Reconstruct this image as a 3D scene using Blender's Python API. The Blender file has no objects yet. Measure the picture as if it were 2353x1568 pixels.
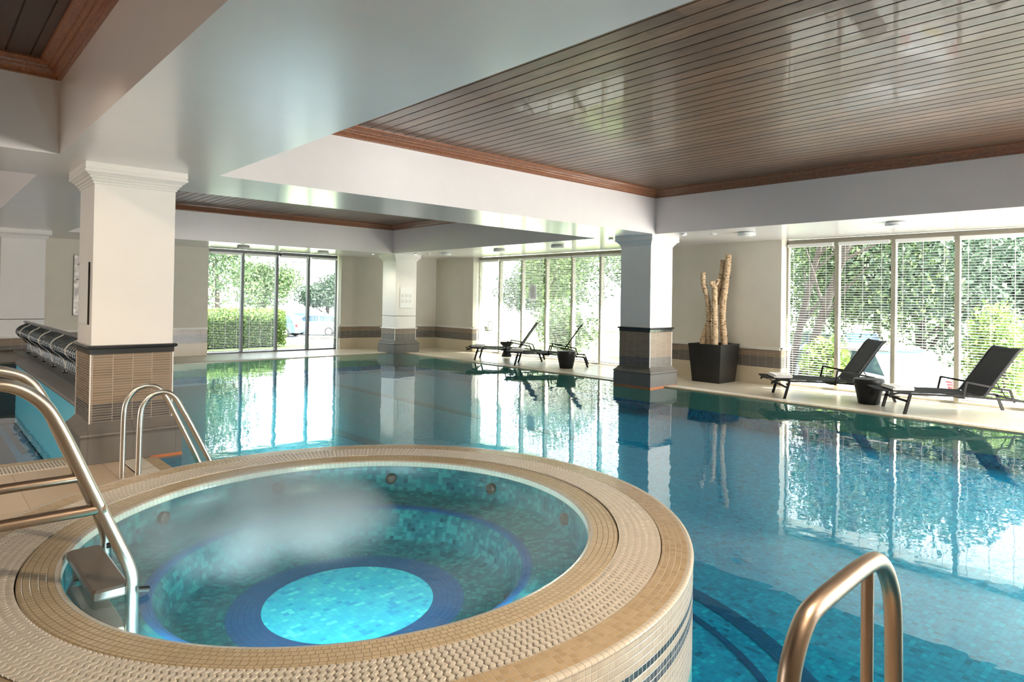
import bpy, math, random
from mathutils import Vector, Matrix
random.seed(7)
C = bpy.context.scene.collection
SC = bpy.context.scene
PI = math.pi

# ------------------------------------------------------------------ camera, sky, sun, exposure
F_PX, CX, CY, PITCH, ROLL, YAW, EYE = 1498.43, 1212.78, 671.99, -0.0099, 0.0151, 0.8137, 1.45
fw = Vector((math.cos(YAW)*math.cos(PITCH), math.sin(YAW)*math.cos(PITCH), -math.sin(PITCH)))
rt = Vector((math.sin(YAW), -math.cos(YAW), 0)); up = rt.cross(fw)
cr, sr = math.cos(ROLL), math.sin(ROLL)
R_ = rt*cr + up*sr; U_ = up*cr - rt*sr
cam_d = bpy.data.cameras.new('camera'); cam = bpy.data.objects.new('camera', cam_d); C.objects.link(cam)
cam_d.sensor_width = 36; cam_d.lens = 36*F_PX/2353
cam_d.shift_x = (1176.5-CX)/2353; cam_d.shift_y = (CY-784)/2353
cam_d.clip_start = 0.02; cam_d.clip_end = 500
M = Matrix((R_, U_, -fw)).transposed().to_4x4(); M.translation = (0, 0, EYE)
cam.matrix_world = M
SC.camera = cam

w = bpy.data.worlds.new('sky'); SC.world = w; w.use_nodes = True
nt = w.node_tree; nt.nodes.clear()
sky = nt.nodes.new('ShaderNodeTexSky'); sky.sky_type = 'NISHITA'; sky.sun_disc = False
sky.sun_elevation = math.radians(48); sky.sun_rotation = math.radians(200); sky.dust_density = 2.0; sky.air_density = 1.0
bg = nt.nodes.new('ShaderNodeBackground'); bg.inputs['Strength'].default_value = 1.05
out = nt.nodes.new('ShaderNodeOutputWorld')
hz = nt.nodes.new('ShaderNodeHueSaturation'); hz.inputs['Saturation'].default_value = .35     # thin summer haze
nt.links.new(sky.outputs[0], hz.inputs['Color']); nt.links.new(hz.outputs[0], bg.inputs[0]); nt.links.new(bg.outputs[0], out.inputs[0])

def light(name, kind, loc, rot=None, energy=10, color=(1, 1, 1), target=None, **kw):
    d = bpy.data.lights.new(name, kind); d.energy = energy; d.color = color
    for k, v in kw.items(): setattr(d, k, v)
    o = bpy.data.objects.new(name, d); C.objects.link(o); o.location = loc
    if target is not None:
        o.rotation_euler = (Vector(target)-Vector(loc)).to_track_quat('-Z', 'Y').to_euler()
    elif rot: o.rotation_euler = rot
    return o
# the sun stands high outside the right-hand windows
light('sun', 'SUN', (36, -38, 47), energy=26.0, color=(1, .96, .9), target=(11, 0, 0), angle=math.radians(1))
# added area fills, out of view, standing in for daylight from behind and left
light('fill_rear', 'AREA', (9.95, -3.8, 1.25), energy=480, color=(1, .985, .965), target=(8.3, 5, 2.4), shape='RECTANGLE', size=2.0, size_y=2.2)
light('fill_side', 'AREA', (-7.8, 9.0, 1.15), energy=125, color=(1, .96, .92), target=(0, 9.0, .4), shape='RECTANGLE', size=6, size_y=1.8)
SC.view_settings.view_transform = 'Standard'; SC.view_settings.look = 'None'
SC.view_settings.gamma = 1; SC.view_settings.use_curve_mapping = False
SC.view_settings.exposure = 0.85
cy_ = SC.cycles
cy_.max_bounces = 9; cy_.diffuse_bounces = 4; cy_.glossy_bounces = 4; cy_.transparent_max_bounces = 16; cy_.transmission_bounces = 4
cy_.caustics_reflective = False; cy_.caustics_refractive = False
cy_.sample_clamp_indirect = 6; cy_.sample_clamp_direct = 0
cy_.use_denoising = True
cy_.use_adaptive_sampling = True; cy_.adaptive_threshold = 0.02

# ------------------------------------------------------------------ materials
def newmat(name):
    m = bpy.data.materials.new(name); m.use_nodes = True
    return m, m.node_tree, m.node_tree.nodes['Principled BSDF']
def N(nt, kind, **kw):
    n = nt.nodes.new('ShaderNode'+kind)
    for k, v in kw.items(): setattr(n, k, v)
    return n
def math_(nt, op, a, b=None):
    n = N(nt, 'Math', operation=op)
    for i, v in enumerate((a, b)):
        if v is None: continue
        if isinstance(v, (int, float)): n.inputs[i].default_value = v
        else: nt.links.new(v, n.inputs[i])
    return n.outputs[0]
def plain(name, col, rough=.5, metal=0, spec=.5, noise=None, bump=0, bscale=40, coat=0):
    """one colour with a faint mottling"""
    m, nt, b = newmat(name)
    b.inputs['Roughness'].default_value = rough; b.inputs['Metallic'].default_value = metal
    b.inputs['Specular IOR Level'].default_value = spec; b.inputs['Coat Weight'].default_value = coat
    tc = N(nt, 'TexCoord'); no = N(nt, 'TexNoise'); no.inputs['Scale'].default_value = bscale; no.inputs['Detail'].default_value = 4
    nt.links.new(tc.outputs['Object'], no.inputs['Vector'])
    k = noise if noise is not None else .06
    r = N(nt, 'ValToRGB'); r.color_ramp.elements[0].position = .3; r.color_ramp.elements[1].position = .7
    r.color_ramp.elements[0].color = (*[c*(1-k) for c in col], 1); r.color_ramp.elements[1].color = (*[min(1, c*(1+k)) for c in col], 1)
    nt.links.new(no.outputs[0], r.inputs[0]); nt.links.new(r.outputs[0], b.inputs['Base Color'])
    if bump:
        bp = N(nt, 'Bump'); bp.inputs['Strength'].default_value = bump; bp.inputs['Distance'].default_value = .01
        nt.links.new(no.outputs[0], bp.inputs['Height']); nt.links.new(bp.outputs[0], b.inputs['Normal'])
    return m
def tiles(name, su, sv, gap, palette, grout, rough=.2, stagger=0, cluster=0, rows=None, bump=.5, coat=0):
    """rectangular tiles laid in the UV map's metres; palette = colours picked per tile; rows = [(v0,v1,palette)] bands in v"""
    m, nt, b = newmat(name); L = nt.links
    b.inputs['Roughness'].default_value = rough; b.inputs['Coat Weight'].default_value = coat
    uv = N(nt, 'UVMap'); sep = N(nt, 'SeparateXYZ'); L.new(uv.outputs[0], sep.inputs[0])
    v = math_(nt, 'DIVIDE', sep.outputs[1], sv); row = math_(nt, 'FLOOR', v)
    u = math_(nt, 'DIVIDE', sep.outputs[0], su)
    if stagger == 1: u = math_(nt, 'ADD', u, math_(nt, 'MULTIPLY', row, .5))
    if stagger == 2:
        wn = N(nt, 'TexWhiteNoise', noise_dimensions='1D'); L.new(row, wn.inputs['W']); u = math_(nt, 'ADD', u, wn.outputs[0])
    col = math_(nt, 'FLOOR', u); cell = N(nt, 'CombineXYZ'); L.new(col, cell.inputs[0]); L.new(row, cell.inputs[1])
    wn = N(nt, 'TexWhiteNoise', noise_dimensions='3D'); L.new(cell.outputs[0], wn.inputs['Vector'])
    val = wn.outputs[0]
    if cluster:
        no = N(nt, 'TexNoise'); no.inputs['Scale'].default_value = cluster; no.inputs['Detail'].default_value = 2
        L.new(cell.outputs[0], no.inputs['Vector'])
        val = math_(nt, 'ADD', math_(nt, 'MULTIPLY', val, .55), math_(nt, 'MULTIPLY', math_(nt, 'SUBTRACT', no.outputs[0], .28), 1.05))
    def ramp(pal):
        r = N(nt, 'ValToRGB'); r.color_ramp.interpolation = 'CONSTANT'; e = r.color_ramp.elements
        while len(e) < len(pal): e.new(.5)
        for i, c in enumerate(pal): e[i].position = i/len(pal); e[i].color = (*c, 1)
        L.new(val, r.inputs[0]); return r.outputs[0]
    base = ramp(palette)
    for (v0, v1, pal) in (rows or []):
        g = math_(nt, 'MULTIPLY', math_(nt, 'GREATER_THAN', sep.outputs[1], v0), math_(nt, 'LESS_THAN', sep.outputs[1], v1))
        mx = N(nt, 'Mix', data_type='RGBA'); L.new(g, mx.inputs[0]); L.new(base, mx.inputs[6]); L.new(ramp(pal), mx.inputs[7]); base = mx.outputs[2]
    fu = math_(nt, 'FRACT', u); fv = math_(nt, 'FRACT', v)
    def edge(fr, s):
        d = math_(nt, 'MINIMUM', fr, math_(nt, 'SUBTRACT', 1, fr)); return math_(nt, 'MULTIPLY', d, s)
    d = math_(nt, 'MINIMUM', edge(fu, su), edge(fv, sv)); isg = math_(nt, 'LESS_THAN', d, gap/2)
    mx = N(nt, 'Mix', data_type='RGBA'); L.new(isg, mx.inputs[0]); L.new(base, mx.inputs[6]); mx.inputs[7].default_value = (*grout, 1)
    L.new(mx.outputs[2], b.inputs['Base Color'])
    rg = N(nt, 'MapRange'); L.new(isg, rg.inputs[0]); rg.inputs[3].default_value = rough; rg.inputs[4].default_value = .8
    L.new(rg.outputs[0], b.inputs['Roughness'])
    if bump:
        h = math_(nt, 'MULTIPLY', math_(nt, 'MINIMUM', d, gap), 1.0)
        bp = N(nt, 'Bump'); bp.inputs['Strength'].default_value = bump; bp.inputs['Distance'].default_value = 1.0
        L.new(h, bp.inputs['Height']); L.new(bp.outputs[0], b.inputs['Normal'])
    return m
def front_fresnel(nt, fr):
    g = N(nt, 'NewGeometry'); return math_(nt, 'MULTIPLY', fr.outputs[0], math_(nt, 'SUBTRACT', 1, g.outputs['Backfacing']))
def water(name, tint, ior, rough, bscale, bstr, stretch=(1, 1, 1), scale2=None):
    m, nt, b = newmat(name); L = nt.links; nt.nodes.remove(b); o = nt.nodes['Material Output']
    tr = N(nt, 'BsdfTransparent'); tr.inputs[0].default_value = (*tint, 1)
    gl = N(nt, 'BsdfGlossy'); gl.inputs['Roughness'].default_value = rough; gl.inputs[0].default_value = (1, 1, 1, 1)
    fr = N(nt, 'Fresnel'); fr.inputs[0].default_value = ior; mx = N(nt, 'MixShader')
    tc = N(nt, 'TexCoord'); mp = N(nt, 'Mapping'); mp.inputs['Scale'].default_value = stretch; L.new(tc.outputs['Object'], mp.inputs[0])
    no = N(nt, 'TexNoise'); no.inputs['Scale'].default_value = bscale; no.inputs['Detail'].default_value = 3; L.new(mp.outputs[0], no.inputs['Vector'])
    no2 = N(nt, 'TexNoise'); no2.inputs['Scale'].default_value = .25; L.new(tc.outputs['Object'], no2.inputs['Vector'])
    h = math_(nt, 'MULTIPLY', no.outputs[0], math_(nt, 'ADD', math_(nt, 'MULTIPLY', no2.outputs[0], 1.6), -.3))
    bp = N(nt, 'Bump'); bp.inputs['Strength'].default_value = 1; bp.inputs['Distance'].default_value = bstr
    L.new(h, bp.inputs['Height'])
    L.new(bp.outputs[0], gl.inputs['Normal']); L.new(front_fresnel(nt, fr), mx.inputs[0]); L.new(tr.outputs[0], mx.inputs[1]); L.new(gl.outputs[0], mx.inputs[2])
    L.new(mx.outputs[0], o.inputs[0]); return m
def glassmat():
    m, nt, b = newmat('window_glass'); L = nt.links; nt.nodes.remove(b); o = nt.nodes['Material Output']
    tr = N(nt, 'BsdfTransparent'); tr.inputs[0].default_value = (.95, .98, .97, 1); gl = N(nt, 'BsdfGlossy'); gl.inputs['Roughness'].default_value = .01
    fr = N(nt, 'Fresnel'); fr.inputs[0].default_value = 1.055; mx = N(nt, 'MixShader')
    L.new(front_fresnel(nt, fr), mx.inputs[0]); L.new(tr.outputs[0], mx.inputs[1]); L.new(gl.outputs[0], mx.inputs[2]); L.new(mx.outputs[0], o.inputs[0]); return m
def woodmat(name, dark, light_, rough, sx=1, sy=.06, coat=0, worn=None):
    m, nt, b = newmat(name); L = nt.links
    tc = N(nt, 'TexCoord'); mp = N(nt, 'Mapping'); mp.inputs['Scale'].default_value = (sx, sy, sx); L.new(tc.outputs['Object'], mp.inputs[0])
    no = N(nt, 'TexNoise'); no.inputs['Scale'].default_value = 60; no.inputs['Detail'].default_value = 8; no.inputs['Roughness'].default_value = .7; no.inputs['Distortion'].default_value = .6
    L.new(mp.outputs[0], no.inputs['Vector'])
    geo = N(nt, 'NewGeometry'); 
    r = N(nt, 'ValToRGB'); e = r.color_ramp.elements; e[0].position = .33; e[0].color = (*dark, 1); e[1].position = .68; e[1].color = (*light_, 1)
    L.new(no.outputs[0], r.inputs[0])
    hs = N(nt, 'HueSaturation'); L.new(r.outputs[0], hs.inputs['Color'])
    vv = N(nt, 'MapRange'); L.new(geo.outputs['Random Per Island'], vv.inputs[0]); vv.inputs[3].default_value = .75; vv.inputs[4].default_value = 1.25
    L.new(vv.outputs[0], hs.inputs['Value']); L.new(hs.outputs[0], b.inputs['Base Color'])
    n3 = N(nt, 'TexNoise'); n3.inputs['Scale'].default_value = 9; L.new(tc.outputs['Object'], n3.inputs['Vector'])
    rr = N(nt, 'MapRange'); L.new(no.outputs[0], rr.inputs[0]); rr.inputs[3].default_value = rough-.08; rr.inputs[4].default_value = rough+.15
    L.new(rr.outputs[0], b.inputs['Roughness'])
    bp = N(nt, 'Bump'); bp.inputs['Strength'].default_value = .35; bp.inputs['Distance'].default_value = .004
    L.new(no.outputs[0], bp.inputs['Height']); L.new(bp.outputs[0], b.inputs['Normal']); b.inputs['Coat Weight'].default_value = coat
    return m
def emit(name, col, s):
    m, nt, b = newmat(name); b.inputs['Base Color'].default_value = (*col, 1)
    b.inputs['Emission Color'].default_value = (*col, 1); b.inputs['Emission Strength'].default_value = s; return m
def leafmat(name, a, b_, c):
    m, nt, bs = newmat(name); L = nt.links
    geo = N(nt, 'NewGeometry'); r = N(nt, 'ValToRGB'); e = r.color_ramp.elements; e.new(.5)
    for i, x in enumerate((a, b_, c)): e[i].position = i*.5; e[i].color = (*x, 1)
    L.new(geo.outputs['Random Per Island'], r.inputs[0]); L.new(r.outputs[0], bs.inputs['Base Color'])
    bs.inputs['Roughness'].default_value = .55
    tl = N(nt, 'BsdfTranslucent'); L.new(r.outputs[0], tl.inputs[0]); mx = N(nt, 'MixShader'); mx.inputs[0].default_value = .35
    L.new(bs.outputs[0], mx.inputs[1]); L.new(tl.outputs[0], mx.inputs[2]); L.new(mx.outputs[0], nt.nodes['Material Output'].inputs[0])
    return m
def birchmat():
    m, nt, b = newmat('birch_bark'); L = nt.links; b.inputs['Roughness'].default_value = .75
    tc = N(nt, 'TexCoord'); mp = N(nt, 'Mapping'); mp.inputs['Scale'].default_value = (2.2, 2.2, 8); L.new(tc.outputs['Object'], mp.inputs[0])
    no = N(nt, 'TexNoise'); no.inputs['Scale'].default_value = 9; no.inputs['Detail'].default_value = 6; L.new(mp.outputs[0], no.inputs['Vector'])
    r = N(nt, 'ValToRGB'); e = r.color_ramp.elements; e[0].position = .375; e[0].color = (.09, .05, .03, 1); e[1].position = .42; e[1].color = (.50, .34, .19, 1); x = e.new(.62); x.color = (.70, .54, .36, 1)
    L.new(no.outputs[0], r.inputs[0]); L.new(r.outputs[0], b.inputs['Base Color'])
    bp = N(nt, 'Bump'); bp.inputs['Strength'].default_value = .6; bp.inputs['Distance'].default_value = .01
    L.new(no.outputs[0], bp.inputs['Height']); L.new(bp.outputs[0], b.inputs['Normal']); return m

M_WHITE = plain('white_gloss_paint', (.87, .825, .81), .30, noise=.015, bump=.03, bscale=3, coat=.5)
M_WHITE.node_tree.nodes['Principled BSDF'].inputs['Coat Roughness'].default_value = .16
M_COL = plain('column_paint', (.84, .81, .77), .34, noise=.015, bscale=3)
M_CREAM = plain('cream_wall_paint', (.66, .62, .53), .5, noise=.02, bscale=4)
M_CREAM2 = plain('cream_pilaster_paint', (.70, .67, .60), .5, noise=.02, bscale=4)
M_LOWT = tiles('cream_lower_wall_tiles', .33, .30, .003, [(.60, .52, .38), (.62, .54, .40)], (.5, .44, .33), .3, bump=.2)
BROWN = [(.23, .165, .11), (.26, .19, .13), (.21, .15, .10), (.245, .18, .125)]
SLATE = [(.105, .095, .088), (.125, .112, .10), (.09, .083, .078)]
M_BAND = tiles('mosaic_strip_tiles', .15, .0215, .0028, BROWN, (.50, .43, .35), .28, rows=[(-9, .495, SLATE)], bump=.4)
M_PLINTH = tiles('grey_stone_plinth', .335, .9, .003, [(.15, .14, .125), (.165, .153, .138)], (.08, .075, .07), .38, bump=.2)
M_BLACKT = plain('black_glazed_moulding', (.03, .032, .035), .18, coat=.3)
M_RAILW = plain('white_dado_paint', (.74, .72, .66), .35, noise=.02)
M_FLOOR = tiles('beige_deck_tiles', .60, .60, .004, [(.66, .53, .39), (.68, .55, .41), (.65, .52, .38)], (.34, .26, .18), .24, bump=.15)
M_DECKR = tiles('pale_deck_tiles', .60, .60, .003, [(.62, .55, .44), (.63, .56, .45)], (.5, .44, .36), .3, bump=.15)
M_NOSE = tiles('beige_edge_mosaic', .024, .024, .0022, [(.58, .46, .29), (.56, .44, .28), (.60, .48, .31)], (.38, .29, .18), .22, bump=.5)
M_RING_IN = tiles('beige_spa_inner_mosaic', .0255, .0245, .0022, [(.70, .56, .35), (.67, .53, .33), (.73, .59, .38), (.68, .545, .34)], (.36, .26, .14), .16, stagger=2, bump=.7)
M_RING_OUT = tiles('beige_spa_outer_mosaic', .0262, .0245, .0022, [(.62, .47, .29), (.58, .44, .27), (.55, .41, .25), (.64, .49, .31)], (.60, .52, .40), .2, stagger=2, bump=.6)
DK = [(.045, .06, .075), (.07, .09, .11), (.05, .07, .09), (.10, .125, .15)]
M_SIDE = tiles('spa_side_mosaic', .0262, .0255, .0024, [(.66, .60, .49), (.62, .56, .46), (.68, .63, .52)], (.78, .76, .70), .22,
               rows=[(.2535, .2805, DK), (.1785, .2295, [(.10, .125, .15), (.14, .17, .20), (.08, .10, .12), (.17, .20, .23)])], bump=.6)
M_TRIMT = tiles('pale_bullnose_tiles', .0262, .05, .0024, [(.72, .67, .57), (.74, .69, .60)], (.5, .43, .32), .18, bump=.5)
TEAL = [(.001, .085, .20), (.001, .17, .35), (.002, .23, .43), (.002, .29, .49), (.004, .40, .57)]
NAVY = [(.003, .035, .14), (.003, .045, .17), (.004, .05, .18)]
M_POOL = tiles('pool_mosaic', .03, .03, .002, TEAL, (.002, .24, .38), .3, cluster=.35, bump=0)
M_NAVY = tiles('navy_mosaic', .03, .03, .002, NAVY, (.01, .07, .16), .3, bump=0)
M_SPA = tiles('spa_mosaic', .026, .026, .0018, [(.002, .05, .07), (.004, .085, .11), (.008, .12, .14), (.02, .20, .20), (.012, .155, .18)], (.01, .15, .17), .3, cluster=.4, bump=0)
M_SPAC = tiles('bright_spa_mosaic', .026, .026, .0018, [(.01, .36, .62), (.02, .50, .68), (.04, .58, .70), (.10, .72, .74)], (.04, .5, .6), .3, cluster=.4, bump=0)
M_SPAB = tiles('blue_spa_mosaic', .026, .026, .0018, [(.006, .075, .20), (.006, .09, .23)], (.006, .07, .18), .3, bump=0)
M_LPOOL = tiles('pale_blue_pool_mosaic', .025, .025, .002, [(.16, .68, .86), (.19, .72, .90), (.17, .70, .88)], (.3, .7, .8), .3, bump=.2)
M_GRATE = plain('cream_plastic_grate', (.78, .73, .64), .38, noise=.03)
M_GRATEW = plain('white_plastic_grate', (.74, .70, .62), .4, noise=.03)
M_DARK = plain('dark_gutter', (.05, .04, .03), .8)
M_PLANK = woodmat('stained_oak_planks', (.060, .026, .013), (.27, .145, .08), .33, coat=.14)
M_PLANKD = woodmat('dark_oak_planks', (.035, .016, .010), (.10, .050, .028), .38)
M_CROWN = woodmat('redwood_crown_moulding', (.17, .05, .018), (.48, .18, .07), .28, sx=1, sy=.3, coat=.3)
M_STEEL = plain('brushed_steel', (.60, .56, .50), .31, metal=1, noise=.03, bscale=200)
M_STEELD = plain('bronze_toned_steel', (.44, .34, .26), .36, metal=1, noise=.03, bscale=200)
M_TREAD = plain('grey_brown_step_plastic', (.16, .125, .10), .35)
M_JET = plain('bronze_jet_fitting', (.07, .045, .03), .4)
M_BLACK = plain('black_powder_coat', (.012, .011, .010), .45, spec=.25)
M_SLING = plain('black_sling_fabric', (.013, .013, .013), .8, spec=.12, bump=.15, bscale=300)
M_STOOL = plain('black_ceramic', (.012, .012, .012), .45, spec=.25)
M_PLANTER = plain('charcoal_planter', (.022, .022, .020), .36, noise=.15, bscale=6)
M_SOIL = plain('dark_potting_soil', (.015, .010, .007), .9)
M_BIRCH = birchmat()
M_CUT = plain('cut_branch_wood', (.45, .32, .20), .8)
M_TOWEL = plain('white_towel', (.78, .76, .73), .9, bump=.5, bscale=180)
M_TAUPE = plain('taupe_window_frame', (.33, .30, .24), .45)
M_DGREY = plain('dark_grey_window_frame', (.10, .11, .115), .4)
M_BLIND = plain('white_blind_slats', (.85, .85, .82), .45, noise=.01)
M_GLASS = glassmat()
M_LAMPW = plain('white_lamp_housing', (.62, .62, .60), .4)
M_GLOW = emit('lit_halogen', (1, .86, .66), 60)
M_SIGN = plain('white_sign_board', (.86, .86, .84), .3, noise=.005)
M_INK = plain('grey_sign_ink', (.25, .26, .27), .6)
M_IRON = plain('black_wrought_iron', (.085, .085, .09), .20, metal=.75, coat=.7)
M_IVORY = plain('cream_painted_iron', (.62, .58, .48), .4)
M_RTOP = plain('pewter_handrail', (.30, .31, .33), .35, metal=.6)
M_LEDGE = tiles('grey_ledge_tiles', .15, .0215, .002, [(.20, .19, .17), (.23, .215, .195), (.18, .17, .155)], (.34, .33, .31), .35, bump=.3)
M_LEDGET = plain('grey_stone_ledge', (.20, .185, .165), .5, noise=.1, bscale=8)
M_LEDGEB = tiles('brown_ledge_tiles', .30, .30, .003, [(.22, .18, .13), (.24, .20, .145)], (.15, .12, .09), .4)
M_COPING = plain('grey_coping', (.09, .09, .09), .4)
M_ART = plain('pewter_relief', (.30, .29, .28), .25, metal=.8, noise=.5, bscale=12)
M_LEAF = leafmat('bright_leaves', (.015, .035, .01), (.045, .09, .025), (.20, .26, .11))
M_LEAF2 = leafmat('blue_green_leaves', (.010, .026, .013), (.028, .06, .032), (.12, .17, .11))
M_LEAF3 = leafmat('yellow_green_leaves', (.06, .13, .02), (.16, .25, .05), (.34, .40, .14))
M_BARK = plain('grey_brown_bark', (.03, .022, .017), .9, noise=.4, bscale=10)
M_GRASS = plain('mown_lawn', (.30, .38, .14), .9, noise=.3, bscale=3)
M_TARMAC = plain('pale_tarmac', (.48, .47, .45), .9, noise=.08, bscale=2)
M_TYRE = plain('tyre_rubber', (.02, .02, .02), .7)
M_CGLASS = plain('car_glass', (.05, .08, .11), .08, spec=.8)
M_RED = plain('red_lamp_lens', (.5, .02, .02), .2)
M_YEL = plain('yellow_number_plate', (.7, .5, .05), .4)
M_ORANGE = plain('orange_scale_stain', (.55, .17, .06), .7)
M_RENDER = plain('pale_outside_render', (.6, .58, .54), .8)
M_PAPER = plain('white_paper', (.85, .85, .85), .8)

# ------------------------------------------------------------------ mesh helpers
class MB:
    def __init__(s): s.v = []; s.f = []; s.uv = []; s.sm = []
    def add(s, vs, fs, uvs=None, smooth=False):
        o = len(s.v); s.v += [tuple(p) for p in vs]
        for i, f in enumerate(fs):
            s.f.append([o+k for k in f]); s.uv.append(uvs[i] if uvs else None); s.sm.append(smooth)
        return s
    def box(s, x0, x1, y0, y1, z0, z1, bev=0):
        if bev:
            b = min(bev, (x1-x0)/2.01, (y1-y0)/2.01, (z1-z0)/2.01); o = []
            P = [(x0, y0), (x1, y0), (x1, y1), (x0, y1)]; q = [(x0+b, y0+b), (x1-b, y0+b), (x1-b, y1-b), (x0+b, y1-b)]
            def ring(z, e):
                r = []
                for (sx, sy, cx_, cy2) in ((-1, -1, x0, y0), (1, -1, x1, y0), (1, 1, x1, y1), (-1, 1, x0, y1)):
                    a = (cx_-sx*(b+e), cy2-sy*e); c = (cx_-sx*e, cy2-sy*(b+e))
                    r += [(a[0], a[1], z), (c[0], c[1], z)] if sx*sy > 0 and False else ([(c[0], c[1], z), (a[0], a[1], z)] if sx*sy > 0 else [(a[0], a[1], z), (c[0], c[1], z)])
                return r
            vs = ring(z0, b) + ring(z0+b, 0) + ring(z1-b, 0) + ring(z1, b)
            fs = [list(range(7, -1, -1)), list(range(24, 32))]
            for k in range(3):
                for i in range(8): fs.append([k*8+i, k*8+(i+1) % 8, k*8+8+(i+1) % 8, k*8+8+i])
            return s.add(vs, fs)
        vs = [(x, y, z) for z in (z0, z1) for x, y in ((x0, y0), (x1, y0), (x1, y1), (x0, y1))]
        return s.add(vs, [[3, 2, 1, 0], [4, 5, 6, 7], [0, 1, 5, 4], [1, 2, 6, 5], [2, 3, 7, 6], [3, 0, 4, 7]])
    def quad(s, a, b, c, d, uv=None): return s.add([a, b, c, d], [[0, 1, 2, 3]], [uv] if uv else None)
    def tube(s, pts, r, seg=10, cap=True, flat=None):
        pts = [Vector(p) for p in pts]; n = len(pts); rs = r if isinstance(r, (list, tuple)) else [r]*n
        vs = []; prev = None
        for i, p in enumerate(pts):
            t = (pts[min(i+1, n-1)]-pts[max(i-1, 0)]).normalized()
            if prev is None:
                a = Vector((0, 0, 1)) if abs(t.z) < .9 else Vector((1, 0, 0)); e1 = t.cross(a).normalized()
            else: e1 = (prev-t*prev.dot(t)).normalized()
            prev = e1; e2 = t.cross(e1)
            for k in range(seg):
                an = 2*PI*k/seg; vs.append(p+e1*math.cos(an)*rs[i]+e2*math.sin(an)*rs[i])
        fs = [[i*seg+k, i*seg+(k+1) % seg, (i+1)*seg+(k+1) % seg, (i+1)*seg+k] for i in range(n-1) for k in range(seg)]
        s.add(vs, fs, smooth=True)
        if cap: s.add(vs[:seg], [list(range(seg-1, -1, -1))]); s.add(vs[-seg:], [list(range(seg))])
        return s
    def bar(s, a, b, wv, hv):
        """rectangular bar from a to b; wv, hv = half-width and half-height vectors"""
        a, b, wv, hv = map(Vector, (a, b, wv, hv))
        vs = [p+i*wv+j*hv for p in (a, b) for i, j in ((-1, -1), (1, -1), (1, 1), (-1, 1))]
        return s.add(vs, [[3, 2, 1, 0], [4, 5, 6, 7], [0, 1, 5, 4], [1, 2, 6, 5], [2, 3, 7, 6], [3, 0, 4, 7]])
    def lathe(s, prof, cx=0, cy=0, seg=48, smooth=True, uvscale=None, close=False):
        """prof = [(r,z)], revolved about the vertical through cx, cy; UV = arc length at uv radius, distance along profile"""
        n = len(prof); vs = [(cx+r*math.cos(2*PI*k/seg), cy+r*math.sin(2*PI*k/seg), z) for r, z in prof for k in range(seg)]
        d = [0]
        for i in range(1, n): d.append(d[-1]+math.hypot(prof[i][0]-prof[i-1][0], prof[i][1]-prof[i-1][1]))
        R = uvscale or max(p[0] for p in prof)
        fs = []; uv = []
        for i in range(n-1):
            for k in range(seg):
                fs.append([i*seg+k, i*seg+(k+1) % seg, (i+1)*seg+(k+1) % seg, (i+1)*seg+k])
                u0, u1 = 2*PI*k/seg*R, 2*PI*(k+1)/seg*R; uv.append([(u0, d[i]), (u1, d[i]), (u1, d[i+1]), (u0, d[i+1])])
        return s.add(vs, fs, uv, smooth)
    def sq(s, prof, cx, cy):
        """square column section: prof = [(half width, z)] bottom to top, closed by caps"""
        vs = [(cx+a*h, cy+b*h, z) for h, z in prof for a, b in ((-1, -1), (1, -1), (1, 1), (-1, 1))]; n = len(prof)
        fs = [[i*4+k, i*4+(k+1) % 4, i*4+4+(k+1) % 4, i*4+4+k] for i in range(n-1) for k in range(4)]
        fs += [[3, 2, 1, 0], [(n-1)*4+k for k in range(4)]]
        return s.add(vs, fs)
    def prism(s, poly, axis, a, b):
        """closed 2-D outline swept along an axis (x, y or z) from a to b"""
        n = len(poly)
        def P(p, t): return {'x': (t, p[0], p[1]), 'y': (p[0], t, p[1]), 'z': (p[0], p[1], t)}[axis]
        vs = [P(p, a) for p in poly]+[P(p, b) for p in poly]
        fs = [[i, (i+1) % n, n+(i+1) % n, n+i] for i in range(n)]+[list(range(n-1, -1, -1)), list(range(n, 2*n))]
        return s.add(vs, fs)
    def build(s, name, mat, parent=None, world=False, uvfn=None, fix=True):
        if parent is not None and world:
            o = parent['_o']; s.v = [(p[0]-o[0], p[1]-o[1], p[2]-o[2]) for p in s.v]
        me = bpy.data.meshes.new(name); me.from_pydata(s.v, [], s.f)
        uvl = me.uv_layers.new(name='UVMap'); vs = me.vertices
        off = parent['_o'] if (parent is not None and world) else (0, 0, 0)
        for p, uv in zip(me.polygons, s.uv):
            if uv:
                for li, q in zip(p.loop_indices, uv): uvl.data[li].uv = q
            else:
                nrm = p.normal; ax = max(range(3), key=lambda i: abs(nrm[i])); ii = [(1, 2), (0, 2), (0, 1)][ax]
                for li, vi in zip(p.loop_indices, p.vertices):
                    c = vs[vi].co; uvl.data[li].uv = (c[ii[0]]+off[ii[0]], c[ii[1]]+off[ii[1]])
        me.polygons.foreach_set('use_smooth', s.sm)
        me.materials.append(mat); me.update()
        o = bpy.data.objects.new(name, me); C.objects.link(o)
        if parent is not None: o.parent = parent
        if fix and any(u is None for u in s.uv):
            import bmesh
            bm = bmesh.new(); bm.from_mesh(me); bmesh.ops.recalc_face_normals(bm, faces=bm.faces); bm.to_mesh(me); bm.free()
        return o
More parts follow.
